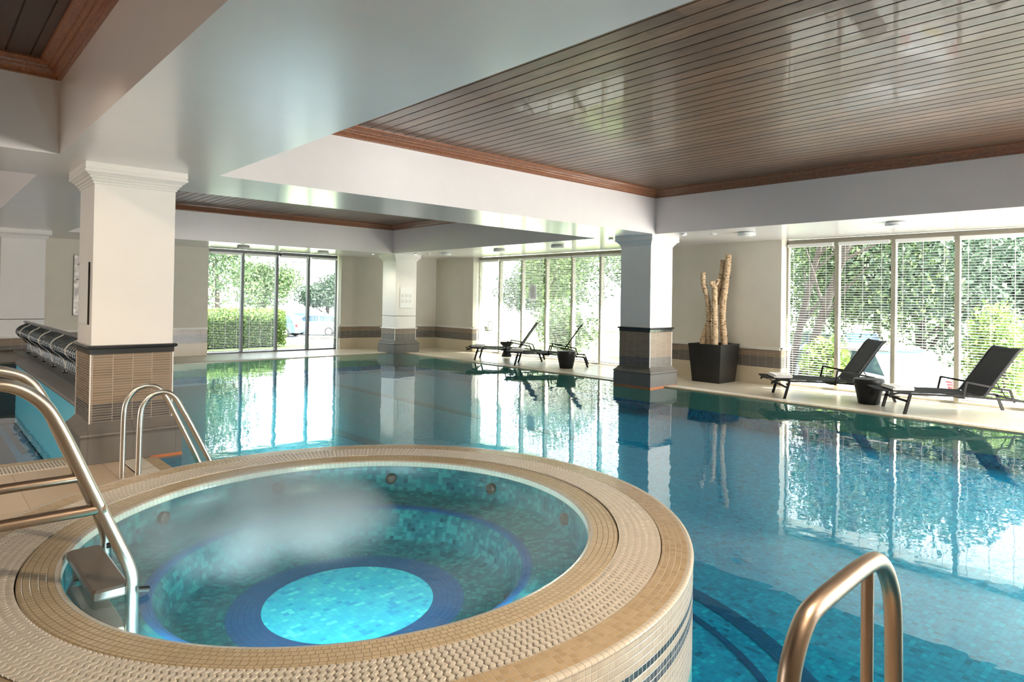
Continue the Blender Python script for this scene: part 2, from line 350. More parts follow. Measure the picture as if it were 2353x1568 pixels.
def rounded(pts, r, n=7):
    """polyline with its corners rounded off"""
    pts = [Vector(p) for p in pts]; o = [pts[0]]
    rs = r if isinstance(r, (list, tuple)) else [r]*(len(pts)-2)
    for i in range(1, len(pts)-1):
        a, b, c = pts[i-1], pts[i], pts[i+1]; d1 = (a-b); d2 = (c-b); q = min(rs[i-1], d1.length*.49, d2.length*.49)
        p1 = b+d1.normalized()*q; p2 = b+d2.normalized()*q
        for k in range(n+1):
            t = k/n; o.append(p1*(1-t)**2+b*2*t*(1-t)+p2*t*t)
    return o+[pts[-1]]
def smooth_path(pts, n=5):
    """Catmull-Rom through the points"""
    P = [Vector(p) for p in pts]; P = [P[0]*2-P[1]]+P+[P[-1]*2-P[-2]]; o = []
    for i in range(1, len(P)-2):
        for k in range(n):
            t = k/n; a, b, c, d = P[i-1:i+3]
            o.append(.5*((2*b)+(c-a)*t+(2*a-5*b+4*c-d)*t*t+(3*b-a-3*c+d)*t**3))
    return o+[P[-2]]
def tag(o, label=None, cat=None, group=None, kind=None):
    if label: o['label'] = label
    if cat: o['category'] = cat
    if group: o['group'] = group
    if kind: o['kind'] = kind
    return o
def thing(name, label, cat, loc, rz=0, group=None, kind=None):
    o = bpy.data.objects.new(name, None); C.objects.link(o); o.location = loc; o.rotation_euler.z = rz
    o.empty_display_size = .1; o['_o'] = tuple(loc); return tag(o, label, cat, group, kind)
def struct(name, mb, mat, parent=None):
    o = mb.build(name, mat, parent); 
    if parent is None: o['kind'] = 'structure'
    return o
def copy_tree(o, parent=None):
    c = o.copy(); C.objects.link(c)
    if parent is not None: c.parent = parent
    for ch in list(o.children): copy_tree(ch, c)
    return c

# ------------------------------------------------------------------ room dimensions (metres; camera above the origin)
ZS, ZC, ZP = 2.545, 3.13, 3.24              # soffit, crown moulding foot, plank ceiling
XW, YB = 11.0, 16.4                         # window wall, back wall
XL, YN = -8.0, -4.0                         # unseen side and rear walls
BX = [(-5.97, .837), (2.049, 8.86)]         # coffers in x
BY = [(-.41, 6.348), (7.606, 14.365)]       # coffers in y
PX0, PX1, PY0, PY1 = 1.60, 9.25, -1.5, 14.70        # main pool
LX0, LX1, LY0, LY1 = -3.2, 1.15, 6.93, 12.25        # left pool
SX, SY, SZ = 1.541, 2.831, .39                      # hot tub centre and rim
S_W, S_G1, S_G2, S_O = 1.122, 1.262, 1.446, 1.579   # water, grate inner, grate outer, rim radius
FZ = -.47                                           # pool floor

def rect_minus(x0, x1, y0, y1, holes):
    xs = sorted({x0, x1, *[v for h in holes for v in h[:2] if x0 < v < x1]}); ys = sorted({y0, y1, *[v for h in holes for v in h[2:] if y0 < v < y1]})
    for a, b in zip(xs, xs[1:]):
        for c, d in zip(ys, ys[1:]):
            mx, my = (a+b)/2, (c+d)/2
            if not any(h[0] < mx < h[1] and h[2] < my < h[3] for h in holes): yield a, b, c, d

# floor: the near deck round the pools, in warm tiles, and the paler deck under the windows
holes = [(PX0-.1, PX1+.10, PY0-.1, PY1+.08), (LX0, LX1+.45, LY0-.1, 16.4), (PX0-.27, PX0-.10, PY0-.3, 6.45), (LX0, LX1, 6.55, 6.83), (9.35, 9.52, PY0, 14.78), (PX0-.1, 9.52, 14.78, 14.95)]
near = MB(); far = MB()
for a, b, c, d in rect_minus(XL, XW+.3, YN, 16.6, holes):
    (far if (a+b)/2 > 9.2 or (c+d)/2 > 14.6 else near).box(a, b, c, d, -.12, 0)
struct('floor', near, M_FLOOR); struct('floor', far, M_DECKR)
sub = MB(); sub.box(XL, XW+.4, YN, 16.8, -1.0, -.75); struct('floor', sub, M_DARK)['label'] = 'concrete base below the pools'

# gutters and their gratings, edge mosaics
g = MB()
for a, b, c, d in ((PX0-.27, PX0-.1, PY0-.3, 6.45), (LX0, LX1, 6.55, 6.83), (9.35, 9.52, PY0, 14.95), (PX0-.1, 9.52, 14.78, 14.95)): g.box(a, b, c, d, -.14, -.05)
tag(g.build('trim_1', M_DARK), kind='structure')
g = MB()
g.box(PX0-.1, PX0, PY0-.1, 1.24, -.3, .004); g.box(PX0-.1, PX0, 4.42, 6.45, -.3, .004); g.box(PX1, 9.35, PY0-.1, PY1, -.3, .004); g.box(PX0, 9.35, PY1, 14.78, -.3, .004); g.box(PX0, PX1, PY0-.1, PY0, -.3, .004)
g.box(LX0, LX1, 6.83, LY0, -.3, .006)
tag(g.build('trim_2', M_NOSE), kind='structure')
def grating(name, label, x0, x1, y0, y1, along, pitch=.024, mat=M_GRATEW):
    m = MB()
    if along == 'y':
        n = int((y1-y0)/pitch)
        for i in range(n): y = y0+(i+.5)*pitch; m.box(x0, x1, y-pitch*.33, y+pitch*.33, -.012, .006)
        for x in (x0+.01, (x0+x1)/2, x1-.01): m.box(x-.006, x+.006, y0, y1, -.02, .002)
    else:
        n = int((x1-x0)/pitch)
        for i in range(n): x = x0+(i+.5)*pitch; m.box(x-pitch*.33, x+pitch*.33, y0, y1, -.012, .006)
        for y in (y0+.01, (y0+y1)/2, y1-.01): m.box(x0, x1, y-.006, y+.006, -.02, .002)
    return tag(m.build(name, mat), label, 'drain grating')
grating('drain_grating', 'white slatted drain grating between the hot tub and the near column', PX0-.268, PX0-.102, 4.43, 5.49, 'y')
grating('drain_grating', 'white slatted drain grating in the deck by the bronze handrail', PX0-.268, PX0-.102, PY0-.3, 1.22, 'y')
grating('drain_grating', 'cream slatted drain grating along the front edge of the small left pool', LX0, LX1-.05, 6.555, 6.825, 'x', .024)
grating('drain_grating', 'white slatted drain grating between the pool and the deck with the loungers', 9.352, 9.518, PY0, 14.77, 'y')
grating('drain_grating', 'white slatted drain grating between the pool and the far back window', PX0, 9.34, 14.785, 14.945, 'x')

# pool basin
def ringsector(m, r0, r1, z, cx, cy, seg=96, a0=0, a1=2*PI):
    for k in range(seg):
        t0 = a0+(a1-a0)*k/seg; t1 = a0+(a1-a0)*(k+1)/seg
        q = [(r0*math.cos(t0)+cx, r0*math.sin(t0)+cy), (r1*math.cos(t0)+cx, r1*math.sin(t0)+cy), (r1*math.cos(t1)+cx, r1*math.sin(t1)+cy), (r0*math.cos(t1)+cx, r0*math.sin(t1)+cy)]
        R = (r0+r1)/2
        m.add([(*p, z) for p in q], [[0, 1, 2, 3]], [[(R*t0, r0), (R*t0, r1), (R*t1, r1), (R*t1, r0)]])
pool = thing('swimming_pool', 'large blue mosaic swimming pool in the middle of the hall', 'swimming pool', (5.4, 6.6, FZ))
b = MB(); b.box(PX0-.05, PX1+.05, PY0-.05, PY1+.05, FZ-.12, FZ)
b.build('basin_floor', M_POOL, pool, True)
b = MB(); b.box(PX0-.06, PX0, PY0, PY1, FZ, -.3); b.box(PX1, PX1+.06, PY0, PY1, FZ, -.3); b.box(PX0, PX1, PY1, PY1+.06, FZ, -.3); b.box(PX0, PX1, PY0-.06, PY0, FZ, -.3)
b.box(PX0-.001, PX0+.001, 6.4, PY1, -.3, 0)
b.build('basin_wall', M_POOL, pool, True)
b = MB(); ringsector(b, 2.215, 2.335, FZ+.003, SX, SY, 90, -1.2, 1.5); ringsector(b, 2.03, 2.078, FZ+.003, SX, SY, 90, -1.2, 1.5)
for x0, x1 in ((4.3, 4.5), (6.6, 6.8)): b.box(x0, x1, 5.5, 13.9, FZ-.01, FZ+.004)
o = b.build('floor_stripes', M_NAVY, pool, True); o['label'] = 'navy mosaic stripes'
b = MB(); b.box(PX0, PX1, PY0, PY1, -.03, -.012)
M_WATER = water('pool_water', (.42, .93, .98), 1.38, .015, 2.2, .006, (1, 1, 1))
wq = MB(); wq.quad((PX0, PY0, -.012), (PX1, PY0, -.012), (PX1, PY1, -.012), (PX0, PY1, -.012))
tag(wq.build('pool_water', M_WATER, fix=False), 'still blue water filling the large swimming pool', 'water', kind='stuff')

lp = thing('plunge_pool', 'small pool at the left edge, behind the spa ladder and the column', 'swimming pool', (-1, 9.6, -.52))
b = MB(); b.box(LX0, LX1, LY0, LY1, -.62, -.52); b.build('basin_floor', M_POOL, lp, True)
b = MB(); b.box(LX0, LX1, LY0-.02, LY0, -.52, -.3); b.box(LX0-.1, LX0, LY0, LY1, -.52, 0)
b.build('basin_wall', M_POOL, lp, True)
b = MB()
for x0, x1, y0 in ((1.0, 1.06, 9.9), (.72, .92, 9.2), (.2, .26, 9.9)): b.box(x0-.0, x1, y0, 12.2, -.53, -.516)
b.build('floor_stripes', plain('mauve_mosaic', (.10, .06, .09), .5), lp, True)
M_WATER2 = water('plunge_pool_water', (.78, .93, .95), 1.4, .01, 2.5, .006)
wq = MB(); wq.quad((LX0, LY0, -.008), (LX1, LY0, -.008), (LX1, LY1, -.008), (LX0, LY1, -.008))
tag(wq.build('pool_water', M_WATER2, fix=False), 'teal water of the small pool at the left edge', 'water', kind='stuff')

# raised divider between the pools, with its ledge
dv = thing('divider_wall', 'low tiled wall between the two pools with a grey ledge on top', 'wall', (1.4, 10, 0), kind='structure')
b = MB(); b.box(LX1, LX1+.45, 7.2, LY1, -.5, .37); o = b.build('tiled_face', M_LPOOL, dv, True)
b = MB(); b.box(LX0, LX1+.45, LY1, 16.4, -.5, .37); o = b.build('end_block', M_COPING, dv, True)
b = MB(); b.prism([(LX1-.012, .365), (LX1-.02, .385), (LX1-.005, .40), (LX1+.10, .425), (LX1+.16, .43), (LX1+.16, .365)], 'y', 7.2, LY1+.12)
o = b.build('sloping_coping', M_LEDGE, dv, True)
b = MB(); b.box(LX1+.16, LX1+.46, 7.2, 16.4, .365, .425); b.build('ledge_top', M_LEDGET, dv, True)
b = MB(); b.box(LX0, LX1+.16, LY1-.02, 16.4, .37, .40); b.build('end_ledge', M_LEDGEB, dv, True)

# ------------------------------------------------------------------ ceiling: soffit beams with sunk coffers
cz = MB(); hl = [(*bx, *by) for bx in BX for by in BY]
for a, b_, c, d in rect_minus(XL, XW, YN, YB, hl): cz.quad((a, c, ZS), (a, d, ZS), (b_, d, ZS), (b_, c, ZS))
cz.box(XL-.3, XW+.9, YN-.3, YB+.9, 3.5, 3.8)
struct('ceiling', cz, M_WHITE)
roofe = MB(); roofe.box(XW, XW+.9, YN-.3, YB+.9, 2.56, 3.5); roofe.box(XL, XW, YB, YB+.9, 2.56, 3.5); roofe.box(XL-.3, XL, YN, YB, 2.56, 3.5); roofe.box(XL, XW, YN-.3, YN, 2.56, 3.5)
struct('ceiling', roofe, M_WHITE)['label'] = 'eaves above the windows'
for i, (x0, x1) in enumerate(BX):
    for j, (y0, y1) in enumerate(BY):
        side = MB(); white = (i == 0 and j == 1); top = 3.05 if white else 3.3
        for p, q in (((x0, y0), (x1, y0)), ((x1, y0), (x1, y1)), ((x1, y1), (x0, y1)), ((x0, y1), (x0, y0))):
            side.quad((*p, ZS), (*q, ZS), (*q, top), (*p, top))
        if white: side.quad((x0, y0, top), (x1, y0, top), (x1, y1, top), (x0, y1, top))
        struct('ceiling', side, M_WHITE)['label'] = 'white upstand round a sunk ceiling panel'
        if white: continue
        pw = .14 if i else .145
        pm = MB(); n = int((x1-x0-.14)/pw)
        for k in range(n+1):
            xa = x0+.07+k*pw; xb = min(xa+pw-.009, x1-.07)
            if xb-xa < .01: continue
            y = y0+.07
            rnd = random.Random(k*7+j*100+i*1000)
            while y < y1-.07:
                L_ = min(rnd.uniform(2.2, 4.4), y1-.07-y); pm.prism([(xa, ZP+.014), (xa, ZP+.003), (xa+.004, ZP), (xb-.004, ZP), (xb, ZP+.003), (xb, ZP+.014)], 'y', y, y+L_-.0015); y += L_
        pm.box(x0, x1, y0, y1, ZP+.012, ZP+.05)
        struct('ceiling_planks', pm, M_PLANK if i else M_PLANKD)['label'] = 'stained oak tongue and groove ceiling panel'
        cr_ = MB()
        prof = [(0, ZC), (.020, ZC), (.026, ZC+.006), (.026, ZC+.014), (.034, ZC+.018), (.052, ZC+.026), (.066, ZC+.040), (.072, ZC+.052), (.082, ZC+.056), (.094, ZC+.064), (.100, ZC+.076), (.122, ZC+.080), (.150, ZC+.088), (.156, ZC+.096), (.156, ZP+.005), (0, ZP+.005)]
        for a, (s0, s1) in enumerate((((x0, y0), (x1, y0)), ((x1, y0), (x1, y1)), ((x1, y1), (x0, y1)), ((x0, y1), (x0, y0)))):
            n_ = len(prof); vs = []
            for (ex, ey) in (s0, s1):
                sx = 1 if ex == x0 else -1; sy = 1 if ey == y0 else -1
                vs += [(ex+sx*p, ey+sy*p, z) for p, z in prof]
            cr_.add(vs, [[k, (k+1) % n_, n_+(k+1) % n_, n_+k] for k in range(n_)])
        struct('trim_%d' % (3+i*2+j), cr_, M_CROWN)['label'] = 'red-brown wooden crown moulding round a ceiling panel'

# ------------------------------------------------------------------ walls
def wall_x(name, x0, x1, y0, y1, z0=0, z1=ZS+.06): 
    m = MB(); m.box(x0, x1, y0, y1, z0, z1); return m
WINR = (-.8+.86*0-.0, 5.22)                 # right window group
right_bays = [5.22-.86*i for i in range(8)]             # 5.22 .. -.80
left_bays = [13.79-.86*i for i in range(7)]             # 13.79 .. 8.63
back_bays = [5.10, 5.93, 6.785, 7.63, 8.44]
m = MB(); WX1 = XW+.34
for y0, y1 in ((right_bays[0], left_bays[-1]), (left_bays[0], 15.5), (YN, right_bays[-1])): m.box(XW, WX1, y0, y1, 0, 2.56)
wr = struct('wall_right', m, M_CREAM)
m = MB(); m.box(XL, back_bays[0], YB, YB+.34, 0, 2.56); m.box(back_bays[-1]+.06, 9.2, YB, YB+.34, 0, 2.56); struct('wall_back', m, M_CREAM)
m = MB(); a = Vector((9.03, YB, 0)); b_ = Vector((XW, 15.5, 0)); nn = Vector((b_.y-a.y, -(b_.x-a.x), 0)).normalized(); nn = -nn if nn.y < 0 else nn
m.add([a, b_, b_+nn*.3, a+nn*.3, a+Vector((0, 0, 2.56)), b_+Vector((0, 0, 2.56)), b_+nn*.3+Vector((0, 0, 2.56)), a+nn*.3+Vector((0, 0, 2.56))], [[3, 2, 1, 0], [4, 5, 6, 7], [0, 1, 5, 4], [1, 2, 6, 5], [2, 3, 7, 6], [3, 0, 4, 7]])
struct('wall_corner', m, M_CREAM)
m = MB(); m.box(XL-.3, XL, YN, YB, 0, 2.56); struct('wall_left', m, M_CREAM)
m = MB(); m.box(XL, XW+.3, YN-.3, YN, 0, 2.56); struct('wall_front', m, M_CREAM)
# tiled dado: cream tiles, slate and brown strip, white rail -- along every visible wall stretch
def dado(p, q, no, ends=(0, 0)):
    p, q, no = Vector((*p, 0)), Vector((*q, 0)), Vector((*no, 0)).normalized()
    t = (q-p).normalized()
    def strip(z0, z1, d, mat, nm):
        m = MB(); L_ = (q-p).length
        vs = [p, q, q+no*d, p+no*d]; vs = [v+Vector((0, 0, z0)) for v in vs]+[v+Vector((0, 0, z1)) for v in vs]
        u = lambda a, b: [(a, z0), (b, z0), (b, z1), (a, z1)]
        m.add(vs, [[3, 2, 6, 7], [0, 3, 7, 4], [2, 1, 5, 6], [4, 7, 6, 5], [0, 1, 2, 3]], [u(0, L_), u(0, d), u(0, d), u(0, d), u(0, d)])
        o = m.build(nm, mat, fix=False); o['kind'] = 'structure'; return o
    strip(0, .30, .012, M_LOWT, 'baseboard_tiles'); strip(.30, .61, .012, M_BAND, 'trim_8')
    m = MB(); m.bar(p+Vector((0, 0, .635))+no*.0, q+Vector((0, 0, .635))+no*.0, no*.034, (0, 0, .022)); m.bar(p+Vector((0, 0, .652)), q+Vector((0, 0, .652)), no*.042, (0, 0, .008))
    o = m.build('trim_9', M_RAILW); o['kind'] = 'structure'
dado((XW, left_bays[-1]), (XW, right_bays[0]), (-1, 0)); dado((XW, 15.5), (XW, left_bays[0]), (-1, 0)); dado((9.03, YB), (XW, 15.5), (-.42, -.9))
dado((back_bays[-1]+.06, YB), (9.03, YB), (0, -1)); dado((LX1+.5, YB), (back_bays[0], YB), (0, -1)); dado((-3, YB), (LX1+.5, YB), (0, -1))
dado((back_bays[-1]+.06, YB), (back_bays[-1]+.06, YB+.1), (-1, 0)); dado((XW, left_bays[0]), (XW+.2, left_bays[0]), (0, -1)); dado((XW, right_bays[0]), (XW+.2, right_bays[0]), (0, -1))

# ------------------------------------------------------------------ windows and blinds
def window(name, bays, plane, axis, mat, label, gdepth):
    t = thing(name, label, None, (0, 0, 0), kind='structure')
    lo, hi = min(bays), max(bays)
    def bx(m, a0, a1, d0, d1, z0, z1):
        if axis == 'y': m.box(plane+d0, plane+d1, a0, a1, z0, z1)
        else: m.box(a0, a1, plane+d0, plane+d1, z0, z1)
    m = MB(); bx(m, lo, hi, -.02, .06, 2.46, 2.545); bx(m, lo, hi, -.02, .06, 0, .035); bx(m, lo, lo+.035, -.02, .06, 0, 2.5); bx(m, hi-.035, hi, -.02, .06, 0, 2.5)
    m.build('window_frame', mat, t)
    for b in sorted(bays)[1:-1]:
        m = MB(); bx(m, b-.033, b+.033, -.03, .07, .02, 2.5); m.build('mullion', mat, t)
    sb = sorted(bays)
    for a, b in zip(sb, sb[1:]):
        m = MB(); bx(m, a+.02, b-.02, .028, .034, .03, 2.48); m.build('pane', M_GLASS, t)
    return t
WP = XW+.22
window('window_1', back_bays, YB+.14, 'x', M_DGREY, 'four-bay floor to ceiling window with dark grey frame in the back wall', .1)
window('window_2', left_bays, WP, 'y', M_TAUPE, 'six-bay window with taupe frame behind the far pair of loungers', .1)
window('window_3', right_bays, WP, 'y', M_TAUPE, 'tall window with taupe frame behind the near pair of loungers', .1)
def blind(axis, plane, a, b, zb, label, group, slat=.032, pitch=.040, tilt=8):
    """slats hang from a head rail between a and b down to zb"""
    mid = (a+b)/2
    loc = (plane, mid, zb) if axis == 'y' else (mid, plane, zb)
    t = thing('venetian_blind', label, 'blind', loc, 0, group)
    h = (b-a)/2-.045; w = slat/2; ct, st = math.cos(math.radians(tilt)), math.sin(math.radians(tilt))
    def P(al, dp, z): return (dp, al, z) if axis == 'y' else (al, dp, z)
    sg = 1
    def bx(m, a0, a1, d0, d1, z0, z1):
        if axis == 'y': m.box(d0, d1, a0, a1, z0, z1)
        else: m.box(a0, a1, d0, d1, z0, z1)
    m = MB(); bx(m, -h, h, -.03, .03, 2.41-zb, 2.465-zb); m.build('head_rail', M_BLIND, t)
    m = MB(); z = .03
    if zb > 1.5: pitch = .005
    while z < 2.40-zb:
        for (dx, dz) in (((0, 0)),):
            a4 = [P(al, s*w*ct, z+s*w*st+zz) for zz in (0, .0022) for al, s in ((-h, -1), (h, -1), (h, 1), (-h, 1))]
            m.add(a4, [[3, 2, 1, 0], [4, 5, 6, 7], [0, 1, 5, 4], [1, 2, 6, 5], [2, 3, 7, 6], [3, 0, 4, 7]])
        z += pitch
    m.build('slats', M_BLIND, t)
    m = MB(); bx(m, -h, h, -w, w, 0, .018); m.build('bottom_rail', M_BLIND, t)
    for al in (-h*.72, 0, h*.72):
        m = MB(); bx(m, al-.004, al+.004, -w-.001, -w+.0005, .0, 2.41-zb); m.build('ladder_tape', M_BLIND, t)
    return t
PB = WP-.065
sb = sorted(right_bays, reverse=True)
rl = ['first bay of the near window, behind the lounger foot', 'second bay of the near window, stopping above knee height', 'third bay of the near window, between two loungers', 'fourth bay of the near window, at the right edge', 'fifth bay of the near window, beyond the edge']
for i in range(5):
    blind('y', PB, sb[i+1], sb[i], .70 if i == 1 else .06, 'white blind in the ' + rl[i], 'blinds of the near right window')
sb = sorted(left_bays, reverse=True); ol = ['first', 'second', 'third', 'fourth', 'fifth', 'sixth']
for i in range(6):
    blind('y', PB, sb[i+1], sb[i], .06, 'white blind, %s from the left, in the window behind the far loungers' % ol[i], 'blinds of the far right window', tilt=-14)
for i in range(4):
    blind('x', YB+.06, back_bays[i], back_bays[i+1], (.06, .06, 2.3, .30)[i], ('white blind in the %s bay of the dark framed back window' % ol[i]) if i != 2 else 'white blind drawn fully up in the third bay of the dark framed back window', 'blinds of the back window', tilt=4)
m = MB(); m.box(PB+.03, PB+.033, 11.52, 11.80, 1.42, 1.80); tag(m.build('paper_notice', M_PAPER), 'white paper notice stuck on the glass of the far right window', 'notice')

# ------------------------------------------------------------------ columns
def column(cx, cy, label, black):
    t = thing('column', label, 'column', (cx, cy, 0), 0, 'square columns round the pool', 'thing')
    s = .3133
    def P(prof, nm, mat, **k):
        m = MB(); m.sq(prof, 0, 0); o = m.build(nm, mat, t)
        for kk, v in k.items(): o[kk] = v
        # metric UVs measured from the ground, continuous round the faces
        return o
    P([(s, .95), (s, 2.40)], 'shaft', M_COL)
    P([(s, 2.375), (.322, 2.378), (.325, 2.388), (.322, 2.394), (.332, 2.398), (.338, 2.408), (.336, 2.414), (.348, 2.420), (.356, 2.432), (.354, 2.438), (.366, 2.444), (.378, 2.456), (.390, 2.462), (.396, 2.470), (.396, 2.482), (.388, 2.486), (.388, 2.492), (.394, 2.496), (.392, ZS)], 'capital', M_COL)
    zt, zm = (.985, .965) if black else (.655, .62)
    P([(s, zm-.002), (.336, zm), (.345, zm+.006), (.349, zm+.015), (.346, zm+.024), (.338, zm+.030), (s, zm+.032)], 'moulding', M_BLACKT if black else M_COL, label='black glazed moulding' if black else 'white moulding')
    if black: P([(s+.006, .918), (s+.012, .922), (s+.012, .963), (s, .966)], 'flat_band', M_BLACKT)
    else: P([(s, .62), (s, .96)], 'lower_shaft', M_COL)
    P([(s+.004, .32), (s+.004, .92 if black else .622)], 'tile_facing', M_BAND)
    for a, b in ((-1, -1), (1, -1), (1, 1), (-1, 1)):
        m = MB(); m.box(a*(s+.003)-.005, a*(s+.003)+.005, b*(s+.003)-.005, b*(s+.003)+.005, .33, .92 if black else .622); m.build('corner_trim', M_COL, t)
    P([(.3875, -.02), (.3875, .212), (.380, .218), (.380, .224), (.389, .230), (.394, .240), (.391, .252), (.378, .262), (.350, .292), (.335, .312), (s+.012, .326), (s+.004, .338)], 'plinth', M_PLINTH)
    return t
cA = column(1.4277, 6.8683, 'square cream column with brown tiled base at the left, beside the pool ladder', True)
cC = column(9.2536, 6.8024, 'square column with black moulding standing by the potted birch trunks', True)
cB = column(9.3356, 14.801, 'white square column with a notice on it in the far corner of the pool', False)
cD = column(1.4277, 14.801, 'cream column with moulded capital behind the wavy railing at the left edge', False)
m = MB(); m.sq([(.389, -.03), (.389, .010)], 9.2536, 6.8024)
tag(m.build('trim_10', M_ORANGE), kind='structure')
m = MB(); m.box(1.56, 1.817, 6.479, 6.49, -.02, .011)
tag(m.build('trim_10', M_ORANGE), kind='structure')
# signs
sg = thing('notice_board', 'white board with six round pictograms on the far white column', 'sign', (9.34, 14.485, 1.16))
m = MB(); m.box(-.19, .19, -.012, 0, 0, .54, .004); m.build('board', M_SIGN, sg)
m = MB()
def disc_y(m, x, z, r, y, seg=16, r0=0):
    for k in range(seg):
        a, b = 2*PI*k/seg, 2*PI*(k+1)/seg
        m.add([(x+r0*math.cos(a), y, z+r0*math.sin(a)), (x+r*math.cos(a), y, z+r*math.sin(a)), (x+r*math.cos(b), y, z+r*math.sin(b)), (x+r0*math.cos(b), y, z+r0*math.sin(b))], [[0, 1, 2, 3]])
for i in range(3):
    for j in range(2):
        m = MB(); x, z = -.115+i*.115, .18+j*.14; disc_y(m, x, z, .042, -.0135, 20, .037)
        m.box(x-.004+.008*(i-1), x+.004+.008*(i-1), -.0135, -.013, z-.018, z+.012); m.box(x-.014, x+.014, -.0135, -.013, z-.004*(j+1), z+.002)
        m.build('pictogram', M_INK, sg)
sg = thing('wall_panel', 'tall white panel on the left side of the near column', 'panel', (1.114, 6.87, 1.17))
m = MB(); m.box(-.012, 0, -.20, .20, 0, .54, .003); m.build('board', M_SIGN, sg)
m = MB(); m.box(-.013, 0, -.204, -.200, 0, .54); m.build('dark_edge', M_BLACK, sg)
art = thing('relief_artwork', 'narrow pewter relief panel of wavy fish-like shapes on the back wall', 'wall art', (2.9, YB-.02, .96))
m = MB(); m.box(-.45, .45, -.02, .01, 0, 1.26, .004); m.build('backing', M_ART, art)
m = MB(); rr = random.Random(3)
for k in range(34):
    x0, z0 = rr.uniform(-.42, .3), rr.uniform(.05, 1.2); L_ = rr.uniform(.15, .4); a = rr.uniform(-.6, .6)
    pts = [(max(-.44, min(.44, x0+L_*t*math.cos(a))), -.03, min(1.23, max(.03, z0+L_*t*math.sin(a)+.03*math.sin(t*PI)))) for t in (0, .33, .66, 1)]
    m.tube(smooth_path(pts, 3), [.004+.016*math.sin(PI*(i+.5)/10) for i in range(10)], 6)
m.build('relief_shapes', plain('silver_relief', (.45, .47, .50), .2, metal=.9), art)

# ------------------------------------------------------------------ hot tub
tub = thing('hot_tub', 'round raised hot tub with beige mosaic rim in the foreground', 'hot tub', (SX, SY, FZ))
SEG = 192
m = MB(); m.lathe([(S_O, FZ), (S_O, SZ-.012)], SX, SY, SEG, uvscale=S_O)
# UV v runs upward from the foot: shift so that v = height above z 0 of this scene
for i in range(len(m.uv)): m.uv[i] = [(u, v+FZ) for u, v in m.uv[i]]
m.build('side_wall', M_SIDE, tub, True)
m = MB(); m.lathe([(S_O, SZ-.014), (S_O+.003, SZ-.008), (S_O, SZ-.001), (S_O-.012, SZ+.001), (S_O-.022, SZ)], SX, SY, SEG, uvscale=S_O); m.build('bullnose_tiles', M_TRIMT, tub, True)
m = MB(); m.lathe([(S_O-.021, SZ), (S_G2+.004, SZ), (S_G2+.004, SZ-.06)], SX, SY, SEG, uvscale=S_O, smooth=False); m.build('outer_rim', M_RING_OUT, tub, True)
m = MB(); m.lathe([(S_G2+.004, SZ-.05), (S_G1-.004, SZ-.05)], SX, SY, SEG); m.build('overflow_channel', M_DARK, tub, True)
m = MB(); m.lathe([(S_G1-.004, SZ-.06), (S_G1-.004, SZ-.006), (S_G1-.010, SZ-.001), (S_W+.024, SZ-.006)], SX, SY, SEG, uvscale=S_G1, smooth=False); m.build('inner_rim', M_RING_IN, tub, True)
m = MB(); m.lathe([(S_W+.024, SZ-.006), (S_W+.008, SZ-.008), (S_W+.001, SZ-.014), (S_W, SZ-.05)], SX, SY, SEG, uvscale=S_W); m.build('water_edge_tiles', M_TRIMT, tub, True)
# grate of wavy bars, one pattern mesh
m = MB(); NB = 352; ns = 30; r0, r1 = S_G1+.001, S_G2-.001
for k in range(NB):
    a = 2*PI*k/NB; vs = []
    for i in range(ns+1):
        r = r0+(r1-r0)*i/ns; ph = 2*PI*(r-r0)/.0305
        off = .0046*math.sin(ph); wd = (2*PI*r/NB)*.425+.0012*math.cos(2*ph)
        for dz, q in ((-.010, -1), (.0, -.96), (.003, -.55), (.003, .55), (.0, .96), (-.010, 1)):
            t = off+q*wd; vs.append((SX+r*math.cos(a)-t*math.sin(a), SY+r*math.sin(a)+t*math.cos(a), SZ+dz-.001))
    fs = [[i*6+j, i*6+j+1, (i+1)*6+j+1, (i+1)*6+j] for i in range(ns) for j in range(5)]
    fs += [[5, 4, 3, 2, 1, 0], [ns*6+j for j in range(6)]]
    m.add(vs, fs, [[(0, 0)]*len(f) for f in fs], smooth=False)
for r in (r0+.012, (r0+r1)/2, r1-.012): m.lathe([(r-.004, SZ-.014), (r-.004, SZ-.008), (r+.004, SZ-.008), (r+.004, SZ-.014)], SX, SY, SEG, smooth=False)
m.build('overflow_grate', M_GRATE, tub, True)
# bowl: wall, bench, floor
m = MB(); m.lathe([(S_W, SZ-.04), (S_W-.01, .22), (S_W-.03, .20), (.86, .185)], SX, SY, SEG, uvscale=1.0); m.lathe([(.82, .175), (.795, .14), (.78, .03), (.74, .005), (.538, 0)], SX, SY, SEG, uvscale=.8)
m.build('bowl', M_SPA, tub, True)
m = MB(); m.lathe([(.865, .186), (.83, .183), (.817, .172)], SX, SY, SEG, uvscale=.85); o = m.build('bench_edge_band', M_SPAB, tub, True)
m = MB(); m.lathe([(.54, .001), (.392, .001)], SX, SY, SEG, uvscale=.5); o = m.build('blue_floor_band', M_SPAB, tub, True); o['label'] = 'dark blue ring on the floor'
m = MB()
ng = 40; R0 = .394
for k in range(64):
    a, b = 2*PI*k/64, 2*PI*(k+1)/64
    p = [(SX, SY), (SX+R0*math.cos(a), SY+R0*math.sin(a)), (SX+R0*math.cos(b), SY+R0*math.sin(b))]
    m.add([(*q, .001) for q in p], [[0, 1, 2]], [[(q[0], q[1]) for q in p]])
o = m.build('centre_floor', M_SPAC, tub, True); o['label'] = 'bright turquoise mosaic centre'
m = MB(); m.lathe([(S_O-.01, FZ), (S_O-.01, SZ-.07), (S_W+.02, SZ-.07)], SX, SY, 64); m.lathe([(S_W+.03, SZ-.07), (S_W+.03, -.03), (.01, -.03)], SX, SY, 64)
m.build('core', M_DARK, tub, True)
